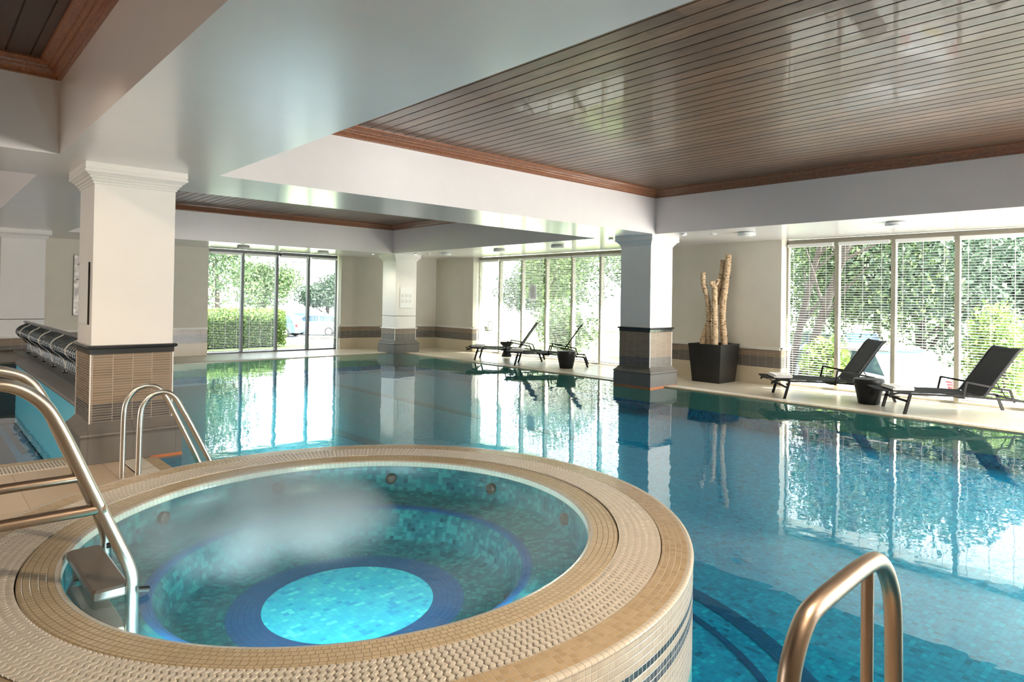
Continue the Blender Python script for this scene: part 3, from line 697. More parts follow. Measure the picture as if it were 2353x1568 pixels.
for k in range(10):
    a = 2*PI*(k+.35)/10; jt = MB(); r = S_W-.03
    c = Vector((SX+r*math.cos(a), SY+r*math.sin(a), .275)); e = Vector((math.cos(a), math.sin(a), 0))
    jt.tube([c+e*.025, c-e*.002], .032, 16); jt.tube([c-e*.002, c-e*.008], [.032, .02], 16)
    o = jt.build('water_jet', M_JET, tub, True)
M_SWATER = water('hot_tub_water', (.80, .97, .99), 1.40, .13, 7, .004)
m = MB()
vs = [(SX, SY, SZ-.012)]+[(SX+(S_W+.0)*math.cos(2*PI*k/96), SY+(S_W+.0)*math.sin(2*PI*k/96), SZ-.012) for k in range(96)]
m.add(vs, [[0, 1+k, 1+(k+1) % 96] for k in range(96)])
tag(m.build('spa_water', M_SWATER, fix=False), 'misty turquoise water brimming in the round hot tub', 'water', kind='stuff')
mm, nt_, b0 = newmat('glow_haze'); nt_.nodes.remove(b0); vs_ = N(nt_, 'VolumeScatter'); vs_.inputs['Color'].default_value = (1, 1, 1, 1); vs_.inputs['Anisotropy'].default_value = .2  # haze volume shaped to imitate the soft reflected glow on the water
tc_ = N(nt_, 'TexCoord'); nz = N(nt_, 'TexNoise'); nz.inputs['Scale'].default_value = 2.3; nz.inputs['Detail'].default_value = 2; nt_.links.new(tc_.outputs['Object'], nz.inputs['Vector'])
gr_ = N(nt_, 'TexGradient', gradient_type='SPHERICAL'); mp_ = N(nt_, 'Mapping'); mp_.inputs['Scale'].default_value = (1.75, 1.75, 3.4); nt_.links.new(tc_.outputs['Object'], mp_.inputs[0]); nt_.links.new(mp_.outputs[0], gr_.inputs[0])
dd = math_(nt_, 'MULTIPLY', math_(nt_, 'MULTIPLY', gr_.outputs[0], math_(nt_, 'MAXIMUM', math_(nt_, 'SUBTRACT', nz.outputs[0], .34), 0)), 38.0); nt_.links.new(dd, vs_.inputs['Density'])
nt_.links.new(vs_.outputs[0], nt_.nodes['Material Output'].inputs['Volume']); mm.cycles.volume_step_rate = 4
st = MB(); st.lathe([(.001, 0), (.57, .0), (.55, .10), (.44, .2), (.26, .27), (.001, .28)], 0, 0, 40)
so = st.build('glow_haze', mm); so.location = (SX-.36, SY+.04, SZ+.004); tag(so, 'thin white steam imitating the soft glow on the hot tub water', 'glow_haze', kind='stuff')
# underwater lamps of the hot tub
for a in (-2.75, -2.06, -1.4):
    light('tub_lamp', 'AREA', (SX+1.06*math.cos(a), SY+1.06*math.sin(a), .29), energy=8, color=(.75, .95, 1), target=(SX, SY, .0), shape='DISK', size=.12)

# ------------------------------------------------------------------ steel rails
sl = thing('spa_ladder', 'stainless steel spa ladder with step over the hot tub rim at left', 'ladder', (.2, 2.9, 0))
def spa_side(y, pts, barpts, nm):
    P = [(x, y, z) for x, z in pts]
    m = MB(); m.tube(smooth_path(P, 4), .0205, 16); m.build('handrail', M_STEEL, sl, True)
    m = MB(); m.tube([(barpts[0], y, barpts[1]), (barpts[2], y, barpts[1]+.004)],   .0190, 14); m.tube([(barpts[2]-.006, y, barpts[1]), (barpts[2]+.004, y, barpts[1]+.002)], .0225, 12); m.build('cross_bar', M_STEELD, sl, True)
spa_side(2.65, [(-.42, 0), (-.42, .5), (-.415, .80), (-.36, 1.02), (-.22, 1.12), (0, 1.158), (.14, 1.158), (.242, 1.142), (.316, 1.086), (.365, 1.0), (.447, .800), (.498, .677), (.541, .574), (.572, .498), (.588, .44), (.590, .379), (.590, .19)], (-.42, .70, .497), 'a')
spa_side(3.18, [(-.42, 0), (-.42, .5), (-.415, .80), (-.36, 1.02), (-.22, 1.12), (0, 1.155), (.18, 1.155), (.28, 1.135), (.338, 1.10), (.385, 1.02), (.445, .867), (.514, .695), (.561, .575), (.593, .49), (.606, .43), (.607, .38), (.607, .19)], (-.42, .69, .512), 'b')
m = MB(); m.box(.470, .588, 2.665, 3.165, .372, .412, .008); o = m.build('step', M_TREAD, sl, True)
m = MB(); m.tube([(.60, 2.62, .40), (.635, 2.62, .392)], .011, 10); m.tube([(.605, 3.16, .40), (.62, 3.16, .40)], .011, 10); m.build('step_bolts', M_BLACK, sl, True)
m = MB(); m.box(.478, .580, 2.665, 3.165, .235, .262, .006); m.build('step', M_TREAD, sl, True)
pl = thing('pool_ladder', 'twin-rail steel pool ladder arching into the water beside the near column', 'ladder', (1.4, 5.7, 0))
for y, P in ((5.9, [(1.225, 0), (1.226, .3), (1.23, .50), (1.25, .60), (1.31, .682), (1.394, .706), (1.473, .677), (1.535, .588), (1.60, .447), (1.78, .047), (1.80, -.05), (1.80, -.42)]),
             (5.45, [(1.232, 0), (1.236, .3), (1.24, .52), (1.258, .62), (1.317, .692), (1.399, .706), (1.467, .664), (1.522, .566), (1.60, .41), (1.745, .10), (1.80, -.05), (1.80, -.42)])):
    m = MB(); m.tube(smooth_path([(x, y, z) for x, z in P], 5), .0195, 14); m.build('handrail', M_STEEL, pl, True)
for z in (-.15, -.36):
    m = MB(); m.box(1.78, 1.86, 5.46, 5.89, z, z+.02, .004); m.build('step', M_TREAD, pl, True)
hr = thing('handrail', 'bronze-toned steel handrail of the pool steps in the right foreground', 'handrail', (1.5, .55, 0))
P = [(1.19, 0), (1.19, .45), (1.195, .66), (1.207, .739), (1.228, .785), (1.262, .822), (1.31, .843), (1.45, .851), (1.60, .853), (1.68, .838), (1.74, .785), (1.776, .71), (1.787, .58), (1.789, .40), (1.789, -.45)]
m = MB(); m.tube(smooth_path([(x, .55, z) for x, z in P], 6), .0205, 20); m.build('top_rail', M_STEELD, hr, True)
m = MB(); m.tube([(1.606, .55, .842), (1.611, .55, -.46)], .0135, 16); m.build('support_post', M_STEELD, hr, True)
b_ = thing('access_plate', 'pale rectangular cover plate on the deck by the pool ladder', 'cover plate', (1.26, 6.2, 0))
m = MB(); m.box(1.335, 1.495, 5.5, 6.45, .004, .010, .002); m.build('plate', M_GRATEW, b_, True)

# ------------------------------------------------------------------ wavy balustrade
bal = thing('balustrade', 'black wavy iron railing along the low wall between the pools', 'railing', (1.42, 10.5, .425))
prof = [(1.42, .49), (1.418, .53), (1.40, .60), (1.35, .665), (1.29, .72), (1.262, .77), (1.27, .82), (1.31, .865), (1.365, .895), (1.395, .915)]
prof = [(x, z) for x, z in prof]
barm = None
for k in range(49):
    y = 7.30+k*.131
    iv = (k % 8 == 4)
    if barm is None or iv:
        m = MB(); m.tube([Vector((p[0], 0, p[1])) for p in smooth_path([(x, 0, z) for x, z in prof], 3)] if False else smooth_path([(x, 0, z) for x, z in prof], 3), .0085 if iv else .0068, 8)
        m.v = [(v[0]-1.42, v[1]+y-10.5, v[2]-.425) for v in m.v]
        o = m.build('baluster', M_IVORY if iv else M_IRON, bal)
        if iv: o['label'] = 'cream baluster'
        else: barm = (o, y)
    else:
        o = barm[0].copy(); C.objects.link(o); o.location.y = y-barm[1]
for z, x in ((.69, 1.325), (.73, 1.284), (.77, 1.266), (.81, 1.270)):
    m = MB(); m.tube([(x+.012, 7.25, z), (x+.012, 13.66, z)], .006, 6); m.build('horizontal_rod', M_IRON, bal, True)
m = MB(); m.prism([(1.372, .925), (1.366, .938), (1.372, .950), (1.40, .957), (1.43, .950), (1.436, .938), (1.43, .925)], 'y', 7.25, 13.7); m.build('top_rail', M_RTOP, bal, True)
m = MB(); m.box(1.40, 1.44, 7.25, 13.66, .478, .492); m.build('bottom_rail', M_RTOP, bal, True)
for k in range(7):
    y = 8.2+k*.88; m = MB(); m.lathe([(.004, -.0), (.026, .004), (.034, .022), (.030, .040), (.014, .052), (.012, .056)], 0, 0, 14)
    m.v = [(v[0]+1.42-1.42, v[1]+y-10.5, v[2]) for v in m.v]; m.build('ball_foot', M_IRON, bal)

# ------------------------------------------------------------------ loungers
LANG = math.atan2(-.764, .645)
def lounger_proto():
    t = thing('sun_lounger', '', 'sun lounger', (0, 0, 0), LANG, 'black sun loungers on the deck')
    W = .66; r = .014
    def rb(pts, a=.016, b=.011, nm='side_rail', mat=M_BLACK, corner=.04):
        m = MB(); pp = rounded(pts, corner, 4)
        for p, q in zip(pp, pp[1:]):
            d = (q-p).normalized(); sv = Vector((0, 1, 0)); uv = d.cross(sv).normalized()
            m.bar(p-d*.002, q+d*.002, sv*b, uv*a)
        return m.build(nm, mat, t)
    for y in (0, W):
        rb([(-.19, y, .225), (-.16, y, .262), (-.05, y, .285), (.10, y, .272), (.75, y, .262), (1.02, y, .245), (1.50, y, .212)], .013, .011, 'side_rail', corner=.02)
        rb([(.075, y, .275), (.0, y, 0)], .018, .013, 'leg')
        rb([(1.46, y, .215), (1.50, y, .21), (1.58, y, 0)], .018, .013, 'leg', corner=.015)
        rb([(.72, y, .235), (.765, y, .445), (1.29, y, .352), (1.345, y, .20)], .012, .009, 'armrest', corner=.012)
    m = MB(); m.bar((.028, .0, .175), (.028, W, .175), (.008, 0, 0), (0, 0, .014)); m.bar((1.51, 0, .2), (1.51, W, .2), (.012, 0, 0), (0, 0, .012)); m.bar((1.0, 0, .245), (1.0, W, .245), (.01, 0, 0), (0, 0, .01)); m.bar((.74, 0, .235), (.74, W, .235), (.01, 0, 0), (0, 0, .01)); m.build('cross_rails', M_BLACK, t)
    # seat sling with drooping foot
    P = [(-.235, .300), (-.20, .306), (-.10, .300), (.2, .293), (.6, .288), (.98, .276)]
    def sling(P, nm, th=.010, y0=.02, y1=W-.02, sag=.012):
        m = MB(); n = len(P); ny = 8; vs = []
        for x, z in P:
            for j in range(ny+1):
                f = j/ny; vs.append((x, y0+(y1-y0)*f, z-sag*math.sin(PI*f)))
        up_ = len(vs); nrm = []
        for i, (x, z) in enumerate(P):
            a = P[max(i-1, 0)]; b = P[min(i+1, n-1)]; d = Vector((b[0]-a[0], 0, b[1]-a[1])).normalized(); q = Vector((d.z, 0, -d.x))
            for j in range(ny+1):
                f = j/ny; vs.append((x+q.x*th, y0+(y1-y0)*f, z-sag*math.sin(PI*f)+q.z*th))
        k = ny+1
        fs = [[i*k+j, i*k+j+1, (i+1)*k+j+1, (i+1)*k+j] for i in range(n-1) for j in range(ny)]
        fs += [[up_+i*k+j, up_+(i+1)*k+j, up_+(i+1)*k+j+1, up_+i*k+j+1] for i in range(n-1) for j in range(ny)]
        fs += [[i*k, (i+1)*k, up_+(i+1)*k, up_+i*k] for i in range(n-1)]+[[i*k+ny, up_+i*k+ny, up_+(i+1)*k+ny, (i+1)*k+ny] for i in range(n-1)]
        fs += [[j, up_+j, up_+j+1, j+1] for j in range(ny)]+[[(n-1)*k+j, (n-1)*k+j+1, up_+(n-1)*k+j+1, up_+(n-1)*k+j] for j in range(ny)]
        m.add(vs, fs, smooth=False); return m.build(nm, M_SLING, t)
    sling(P, 'seat_sling'); 
    B = [(.985, .283), (1.02, .32), (1.20, .575), (1.34, .775), (1.405, .870), (1.425, .893), (1.45, .905)]
    sling(B, 'backrest', .012, .03, W-.03, .014)
    for y in (.022, W-.022):
        m = MB(); pp = rounded([(.985, y, .265), (1.02, y, .30), (1.40, y, .855), (1.455, y, .90)], .03, 4)
        for p, q in zip(pp, pp[1:]):
            d = (q-p).normalized(); m.bar(p-d*.002, q+d*.002, (0, .011, 0), d.cross(Vector((0, 1, 0))).normalized()*.012)
        m.build('backrest_rail', M_BLACK, t)
        m = MB(); m.tube([(1.13, y, .46), (1.27, y, .235)], .007, 8); m.build('backrest_brace', M_BLACK, t)
    m = MB(); m.prism([(.55, .262), (.60, .245), (.68, .230), (.74, .228), (.74, .262)], 'y', .0, .012); m.prism([(.55, .262), (.60, .245), (.68, .230), (.74, .228), (.74, .262)], 'y', W-.012, W)
    m.prism([(-.215, .285), (-.15, .235), (-.09, .225), (-.05, .235), (-.09, .24), (-.15, .252), (-.20, .295)], 'y', .0, .014); m.prism([(-.215, .285), (-.15, .235), (-.09, .225), (-.05, .235), (-.09, .24), (-.15, .252), (-.20, .295)], 'y', W-.014, W)
    m.build('gussets', M_BLACK, t)
    return t
spots = [((9.58, 4.48), 'black sun lounger before the near window, the left one of the near pair', 'near'),
         ((9.53, 2.83), 'black sling sun lounger at the right edge of the picture, its back catching the sun', 'near'),
         ((9.57, 11.90), 'black sling sun lounger of the far pair, the one farther from the near column', 'far'),
         ((9.52, 10.46), 'black sling sun lounger of the far pair, beside the near dark stool', 'far')]
proto = None; DU = Vector((.645, -.764, 0)).normalized(); DV = Vector((-DU.y, DU.x, 0))
for i, ((x, y), lab, _) in enumerate(spots):
    if proto is None: proto = lounger_proto(); o = proto
    else: o = copy_tree(proto)
    o.location = (x, y, 0); o['label'] = lab
# towels on the foot ends
def towel_proto():
    t = thing('folded_towel', '', 'towel', (0, 0, 0), LANG, 'folded white towels on the loungers')
    m = MB()
    for k, (dx, z0, z1) in enumerate(((0, 0, .018), (.006, .017, .034), (-.004, .033, .052))):
        m.box(-.13+dx, .13+dx, -.19, .19, z0, z1, .008)
    for s in (-1,):
        m.prism([(s*.128, .0), (s*.140, .006), (s*.145, .017), (s*.140, .030), (s*.128, .035)], 'y', -.188, .188)
    m.build('folds', M_TOWEL, t)
    m = MB()
    for x in (-.07, -.05, -.03): m.box(x, x+.006, -.191, .191, .0515, .0530)
    m.build('woven_stripes', plain('grey_towel_stripe', (.45, .44, .43), .9), t)
    return t
tp = None
for i, (((x, y), _, _), lab, off) in enumerate(zip(spots, ('folded white towel on the lounger by the planter', 'folded white towel on the lounger at the right edge', 'folded white towel on the farthest lounger', 'folded white towel on the lounger beside the near dark stool of the far pair'), (.03, .06, .03, .02))):
    if tp is None: tp = towel_proto(); o = tp
    else: o = copy_tree(tp)
    p = Vector((x, y, 0))+DU*(off)+DV*.33; o.location = (p.x, p.y, .2935); o['label'] = lab

# ------------------------------------------------------------------ stools and planter
def stool(name, label, x, y, prof):
    t = thing(name, label, 'stool', (x, y, 0), 0, None)
    m = MB(); m.lathe(prof, 0, 0, 40); m.build('body', M_STOOL, t)
    m = MB(); r = prof[-1][0]; m.lathe([(r, prof[-1][1]-.001), (r-.006, prof[-1][1]+.004), (.001, prof[-1][1]+.002)], 0, 0, 40); m.build('top', M_STOOL, t)
bar_ = [(.001, .001), (.135, .001), (.142, .008), (.158, .10), (.182, .20), (.198, .27), (.204, .31), (.203, .34), (.197, .36)]
stool('garden_stool', 'round black stool between the two near loungers', 10.14, 3.48, bar_)
stool('garden_stool', 'round black barrel stool in front of the far loungers', 10.05, 9.42, bar_)
stool('pedestal_stool', 'dark hourglass pedestal stool behind the far loungers', 10.83, 12.2, [(.001, .001), (.12, .001), (.125, .01), (.11, .06), (.085, .12), (.07, .17), (.08, .23), (.12, .28), (.155, .31), (.165, .33), (.166, .358), (.160, .365)])
pt = thing('planter', 'tall square charcoal planter tapering to its base against the wall', 'planter', (10.645, 6.305, 0))
def frustum(h0, h1, z0, z1, m, inner=False):
    m.sq([(h0, z0), (h1, z1)], 0, 0)
m = MB()
P_ = [(.270, 0), (.275, .006), (.330, .675), (.332, .682), (.331, .688), (.305, .688), (.300, .63)]
vs = [(a*h, b*h, z) for h, z in P_ for a, b in ((-1, -1), (1, -1), (1, 1), (-1, 1))]
m.add(vs, [[i*4+k, i*4+(k+1) % 4, i*4+4+(k+1) % 4, i*4+4+k] for i in range(len(P_)-1) for k in range(4)]+[[3, 2, 1, 0]]); m.build('pot', M_PLANTER, pt)
m = MB(); m.box(-.302, .302, -.302, .302, .60, .635); m.build('soil', M_SOIL, pt)
# birch trunks: coordinates across the view (s) and height (z) on the vertical plane through the planter centre
SV = Vector((.727, -.687, 0))           # horizontal direction across the view
SD = Vector((.687, .727, 0))            # away from the camera
def trunk(name, label, pts, r, extra=(), seed=0):
    rnd = random.Random(seed); base = Vector((10.645, 6.305, 0))+SV*pts[0][0]+SD*pts[0][2]; base.z = .63
    t = thing(name, label, 'birch trunk', base, 0, 'birch trunks in the planter')
    def W(p): v = Vector((10.645, 6.305, p[1]))+SV*p[0]+SD*p[2]; return v
    P = smooth_path([W(p) for p in pts], 6); n = len(P)
    rs = [r[0]+(r[1]-r[0])*i/(n-1) for i in range(n)]; rs = [1.24*q*(1+rnd.uniform(-.06, .06)) for q in rs]
    m = MB(); m.tube(P, rs, 14); m.build('stem', M_BIRCH, t, True)
    for q, (a, b, ra, rb_) in enumerate(extra):
        m = MB(); A, B = W(a), W(b); m.tube([A, A.lerp(B, .5)+Vector((0, 0, .004)), B], [ra, (ra+rb_)/2, rb_], 10); m.tube([B, B+(B-A).normalized()*.002], [rb_*.9, rb_*.85], 10); m.build('branch_stub', M_BIRCH, t, True)
    for q in range(5):
        i = rnd.randrange(3, n-3); c = P[i]; e = (SV*rnd.choice((-1, 1))-SD*.5).normalized(); m = MB()
        m.tube([c+e*rs[i]*.8, c+e*(rs[i]+.012)+Vector((0, 0, .012))], [.012, .007], 7); m.build('knot', M_BARK, t, True)
    return t
def px(u, v, d=0): return ((u-361)/4.613/126.5, .688+(1064-v)/4.613/126.5*1.0, d)
trunk('birch_trunk', 'pale birch trunk in front with a flared forked top', [px(354, 1085, -.10), px(355, 950, -.10), px(352, 800, -.09), px(350, 650, -.08), px(348, 480, -.08), px(347, 455, -.08)], (.045, .040), [(px(345, 475, -.08), px(303, 412, -.08), .036, .038), (px(352, 480, -.08), px(386, 385, -.08), .03, .028), (px(348, 475, -.08), px(340, 405, -.06), .034, .03)], 1)
trunk('birch_trunk', 'birch trunk at the left of the planter with a bent top', [px(313, 1085, .02), px(306, 900, .03), px(302, 720, .03), (px(290, 600, .02)), px(262, 505, .01), px(240, 430, 0), px(235, 315, 0)], (.036, .036), [(px(303, 730, .03), px(286, 722, -.03), .022, .02)], 2)
trunk('birch_trunk', 'slender birch trunk leaning from left to right across the others', [px(255, 1085, .09), px(278, 980, .10), px(320, 860, .12), px(372, 740, .12), px(408, 600, .12), (px(432, 450, .11)), px(452, 320, .11), px(464, 170, .12)], (.050, .032), [], 3)
trunk('birch_trunk', 'tallest birch trunk on the right of the planter', [px(470, 1085, -.02), px(460, 960, -.02), px(447, 800, -.01), px(452, 650, 0), px(470, 500, 0), px(487, 360, .01), px(498, 260, .01), px(510, 122, .02)], (.048, .044), [(px(495, 310, .01), px(530, 280, 0), .025, .018), (px(448, 730, -.01), px(485, 712, -.03), .016, .01)], 4)

# ------------------------------------------------------------------ lamps and small ceiling fittings
def ceiling_lamp(x, y, label, r=.135):
    t = thing('ceiling_lamp', label, 'ceiling lamp', (x, y, ZS-.06), 0, 'round ceiling lamps on the window soffit')
    m = MB(); m.lathe([(.001, .012), (r-.02, .010), (r-.008, .004), (r, .014), (r, .045), (r-.01, .055), (.001, .06)], 0, 0, 36); m.build('housing', M_LAMPW, t)
    m = MB(); m.lathe([(.001, .006), (r-.03, .004), (r-.022, .011)], 0, 0, 36); m.build('diffuser', M_BLIND, t)
for x, y, lab in ((9.5, 5.08, 'flat round lamp on the soffit right of the near column'), (9.5, 2.94, 'flat round lamp on the soffit above the right-hand lounger'), (9.5, 13.0, 'flat round lamp on the soffit nearest the far corner column'),
                  (9.5, 11.0, 'flat round lamp on the soffit above the far loungers, middle one'), (9.5, 9.2, 'flat round lamp on the soffit left of the near column capital'), (5.46, 15.2, 'flat round lamp on the soffit over the left half of the back window'), (7.38, 15.2, 'flat round lamp on the soffit over the right half of the back window')):
    ceiling_lamp(x, y, lab)
for x, y, lab in ((9.42, 5.62, 'small flat white detector on the soffit by the near column'), (9.4, 13.6, 'small flat white detector on the soffit by the far column')):
    t = MB(); t.lathe([(.001, -.018), (.05, -.016), (.06, -.006), (.062, 0)], x, y, 24); t.v = [(v[0], v[1], v[2]+ZS) for v in t.v]; tag(t.build('smoke_detector', M_LAMPW), lab, 'detector')
for x, y, lab in ((9.05, 5.92, 'lit halogen spotlight right of the near column capital'), (8.98, 7.38, 'lit halogen spotlight left of the near column capital'), (8.45, 14.65, 'lit halogen spotlight left of the far column capital'), (9.12, 13.75, 'lit halogen spotlight right of the far column capital')):
    t = thing('spotlight', lab, 'spotlight', (x, y, ZS-.03), 0, 'lit spotlights by the column capitals')
    m = MB(); m.lathe([(.028, .0), (.042, .002), (.044, .01), (.04, .03)], 0, 0, 20); m.build('bezel', M_LAMPW, t)
    m = MB(); m.lathe([(.0005, .003), (.027, .004), (.028, .008)], 0, 0, 16); m.build('bulb', M_GLOW, t)
    light('spot_beam', 'SPOT', (x, y, ZS-.035), energy=26, color=(1, .86, .68), target=(x, y, 0), spot_size=2.2, spot_blend=.8, shadow_soft_size=.03)
dc = thing('security_camera', 'small dark dome camera at the top of the back window', 'camera', (6.785, YB-.06, 2.44))
m = MB(); m.lathe([(.03, .06), (.03, .04), (.028, .02), (.016, .006), (.001, 0)], 0, 0, 16); m.build('dome', M_BLACK, dc)
m = MB(); m.box(-.02, .02, -.02, .06, .06, .10); m.build('bracket', M_LAMPW, dc)
# unseen warm lamps added to brighten the column, near deck and hot tub
for x, y, q, aim, cone, pw_ in ((-.3, 3.0, 'left of the hot tub', (1.3, 6.5, .75), .80, 110), (1.45, -.9, 'behind the bronze handrail', (1.45, 6.0, .9), .62, 100), (-1.4, 4.2, 'in front of the small left pool', (0, 5.6, 0), 1.2, 160), (1.75, -.15, 'over the front edge of the hot tub', (1.6, 2.1, .3), 1.7, 180)):
    t = thing('fill_downlight', 'unseen added warm downlight over the deck '+q, 'fill_downlight', (x, y, (ZP if (BX[0][0] < x < BX[0][1] and BY[0][0] < y < BY[0][1]) else ZS)-.03), 0, 'unseen added downlights over the near deck')
    m = MB(); m.lathe([(.07, .0), (.085, .004), (.085, .02), (.08, .03)], 0, 0, 24); m.build('bezel', M_LAMPW, t)
    m = MB(); m.lathe([(.0005, .004), (.069, .005)], 0, 0, 24); m.build('bulb', emit('warm_bulb', (1, .78, .52), 25), t)
    light('fill_beam', 'SPOT', (x, y, t.location.z-.01), energy=pw_, color=(1, .78, .55), target=aim, spot_size=cone, spot_blend=.5, shadow_soft_size=.07)

# ------------------------------------------------------------------ outside
def gz(x, y):
    def ss(a, b, t): t = min(1, max(0, (t-a)/(b-a))); return t*t*(3-2*t)
    return -.15-1.05*ss(13.2, 16.5, x)*ss(11, 7.5, y)-1.2*ss(22, 40, y)
gr = MB(); nx, ny = 60, 60
gx = [11.25+(i/nx)**1.6*70 for i in range(nx+1)]; gy = [-30+i/ny*100 for i in range(ny+1)]
def surf(m, xs, ys, off=0):
    vs = [(x, y, gz(x, y)+off) for x in xs for y in ys]; k = len(ys)
    m.add(vs, [[i*k+j, (i+1)*k+j, (i+1)*k+j+1, i*k+j+1] for i in range(len(xs)-1) for j in range(k-1)])
surf(gr, gx, gy); surf(gr, [-60+i*2.375 for i in range(31)], [16.7+i*1.0 for i in range(54)]); gr.quad((-60, -60, -.15), (-8.3, -60, -.15), (-8.3, 16.7, -.15), (-60, 16.7, -.15)); gr.quad((-8.3, -60, -.15), (11.25, -60, -.15), (11.25, -4.3, -.15), (-8.3, -4.3, -.15))
tag(gr.build('ground', M_GRASS), 'sunlit lawn outside the windows', kind='structure')
tm = MB(); surf(tm, [13.2+i*.5 for i in range(40)], [-20+i*.5 for i in range(56)], .02)
surf(tm, [8.3+i*1.0 for i in range(46)], [33+i*1.0 for i in range(28)], .02)
tm.box(11.3, 13.0, -8, 17.9, -.16, -.10); tm.box(-4, 11.3, 16.7, 18.6, -.16, -.10)  # pale strips along the windows, added to bounce neutral light onto the soffits
tag(tm.build('ground', M_TARMAC), 'sunlit pale car park and added bounce paving outside the windows', kind='structure')
def foliage(m, c, rad, n, size, rnd, shell=.55):
    for _ in range(n):
        while True:
            p = Vector((rnd.uniform(-1, 1), rnd.uniform(-1, 1), rnd.uniform(-1, 1)))
            if shell*rnd.random() < p.length < 1: break
        q = Vector((c[0]+p.x*rad[0], c[1]+p.y*rad[1], c[2]+p.z*rad[2])); s_ = size*rnd.uniform(.6, 1.3)
        a = Vector((rnd.gauss(0, 1), rnd.gauss(0, 1), rnd.gauss(0, 1))).normalized(); b = a.cross(Vector((rnd.gauss(0, 1), rnd.gauss(0, 1), rnd.gauss(0, 1)))).normalized()
        m.add([q-a*s_, q+b*s_*.45, q+a*s_, q-b*s_*.45], [[0, 1, 2, 3]], [[(0, 0)]*4])
def tree(x, y, h, r, label, mat, seed, trunk_to=None, n=4200, size=.09, low=.25, group='trees outside the windows', tr=.16, dx=0):
    rnd = random.Random(seed); z0 = gz(x, y)
    t = thing('tree', label, 'tree', (x, y, z0), 0, group)
    m = MB(); top = Vector(trunk_to) if trunk_to else Vector((x+rnd.uniform(-.3, .3), y+rnd.uniform(-.3, .3), z0+h*.75))
    base = Vector((x, y, z0-.1)); mid = base.lerp(top, .5)+Vector((rnd.uniform(-.15, .15), rnd.uniform(-.15, .15), 0))
    m.tube(smooth_path([base, mid, top], 6), [tr*(1-.5*i/12) for i in range(13)], 10)
    for k in range(6):
        a = base.lerp(top, rnd.uniform(.35, .95)); e = Vector((rnd.uniform(-1, 1), rnd.uniform(-1, 1), rnd.uniform(.3, 1))).normalized()
        m.tube([a, a+e*r*.35+Vector((0, 0, .1)), a+e*r*.8], [tr*.35, tr*.22, tr*.08], 6)
    m.build('trunk', M_BARK, t, True)
    m = MB(); cz_ = z0+h*(low+1)/2; hh = h*(1-low)/2
    nb = 9
    for k in range(nb):
        a = rnd.uniform(0, 2*PI); q = rnd.uniform(.1, .62)
        c = (top.x*.5+x*.5+dx+r*q*math.cos(a), top.y*.5+y*.5+r*q*math.sin(a), cz_+hh*rnd.uniform(-.55, .6)); k_ = rnd.uniform(.45, .65)
        foliage(m, c, (r*k_, r*k_, hh*k_), n//nb, size, rnd)
    o = m.build('foliage', mat, t, True, fix=False)
    return t
def bush(x, y, r, h, label, mat, seed, n=1800, size=.07, group='bushes outside the windows'):
    rnd = random.Random(seed); z0 = gz(x, y)
    t = thing('bush', label, 'bush', (x, y, z0), 0, group)
    m = MB()
    for k in range(5):
        a = rnd.uniform(0, 2*PI); foliage(m, (x+r*.4*math.cos(a), y+r*.4*math.sin(a), z0+h*rnd.uniform(.4, .6)), (r*.65, r*.65, h*.42), n//5, size, rnd)
    m.build('foliage', mat, t, True, fix=False)
    m = MB()
    for k in range(5):
        a = 2*PI*k/5; m.tube([(x, y, z0-.05), (x+r*.3*math.cos(a), y+r*.3*math.sin(a), z0+h*.6)], [.03, .012], 6)
    m.build('stems', M_BARK, t, True)
tree(14.6, 6.55, 6.0, 2.2, 'leaning tree with a dark slanting trunk behind the first bay of the near window', M_LEAF, 11, (14.5, 5.2, 3.4), 9000, .065, .12, tr=.12, dx=2.0)
tree(14.9, 6.95, 5.6, 1.8, 'second leaning tree close beside the dark slanting trunk', M_LEAF, 12, (15.0, 6.0, 3.6), 6000, .065, .22, tr=.10, dx=2.2)
tree(18.2, 4.9, 5.4, 2.6, 'broad green tree behind the second bay of the near window', M_LEAF2, 13, None, 11000, .08, .20)
tree(24.5, 5.0, 6.0, 3.4, 'bushy tree across the car park seen through the third bay', M_LEAF2, 14, None, 11000, .11, .14)
tree(25.5, .0, 6.2, 3.6, 'bushy tree across the car park at the right edge', M_LEAF2, 15, None, 11000, .11, .14)
tree(30, 10.0, 7, 4.4, 'tree far across the car park behind the leaning trees', M_LEAF2, 16, None, 9000, .14, .12)
tree(18.4, 10.9, 4.4, 1.9, 'tree behind the far pair of loungers, nearest the column', M_LEAF, 17, None, 9000, .08, .15)
tree(26, 17.5, 5.6, 3.4, 'tree behind the middle bays of the far right window', M_LEAF, 18, None, 8000, .11, .24)
tree(27, 26, 6, 3.4, 'tree behind the first bays of the far right window', M_LEAF2, 19, None, 8000, .11, .24)
tree(22, 21.5, 5.6, 2.6, 'loose tree behind the second bay of the far right window', M_LEAF, 25, None, 7000, .10, .2)
tree(33, 33, 7, 4.6, 'distant tree behind the first bay of the far right window', M_LEAF2, 26, None, 8000, .14, .15)
tree(34, 24, 7, 4.6, 'distant tree behind the third bay of the far right window', M_LEAF2, 27, None, 8000, .14, .15)
tree(21.5, 14.0, 5.2, 2.2, 'slim tree behind the fourth bay of the far right window', M_LEAF, 28, None, 7000, .09, .2)
tree(6.9, 27, 8, 3.2, 'cedar-like tree behind the hedge in the first bay of the back window', M_LEAF2, 20, None, 12000, .09, .10)
tree(13.0, 40, 8.4, 3.4, 'light green tree behind the hedge in the second bay of the back window', M_LEAF, 21, None, 9000, .11, .14)
tree(19.6, 50, 5.2, 2.7, 'round crowned tree above the parked cars in the third bay', M_LEAF, 22, None, 10000, .11, .30)
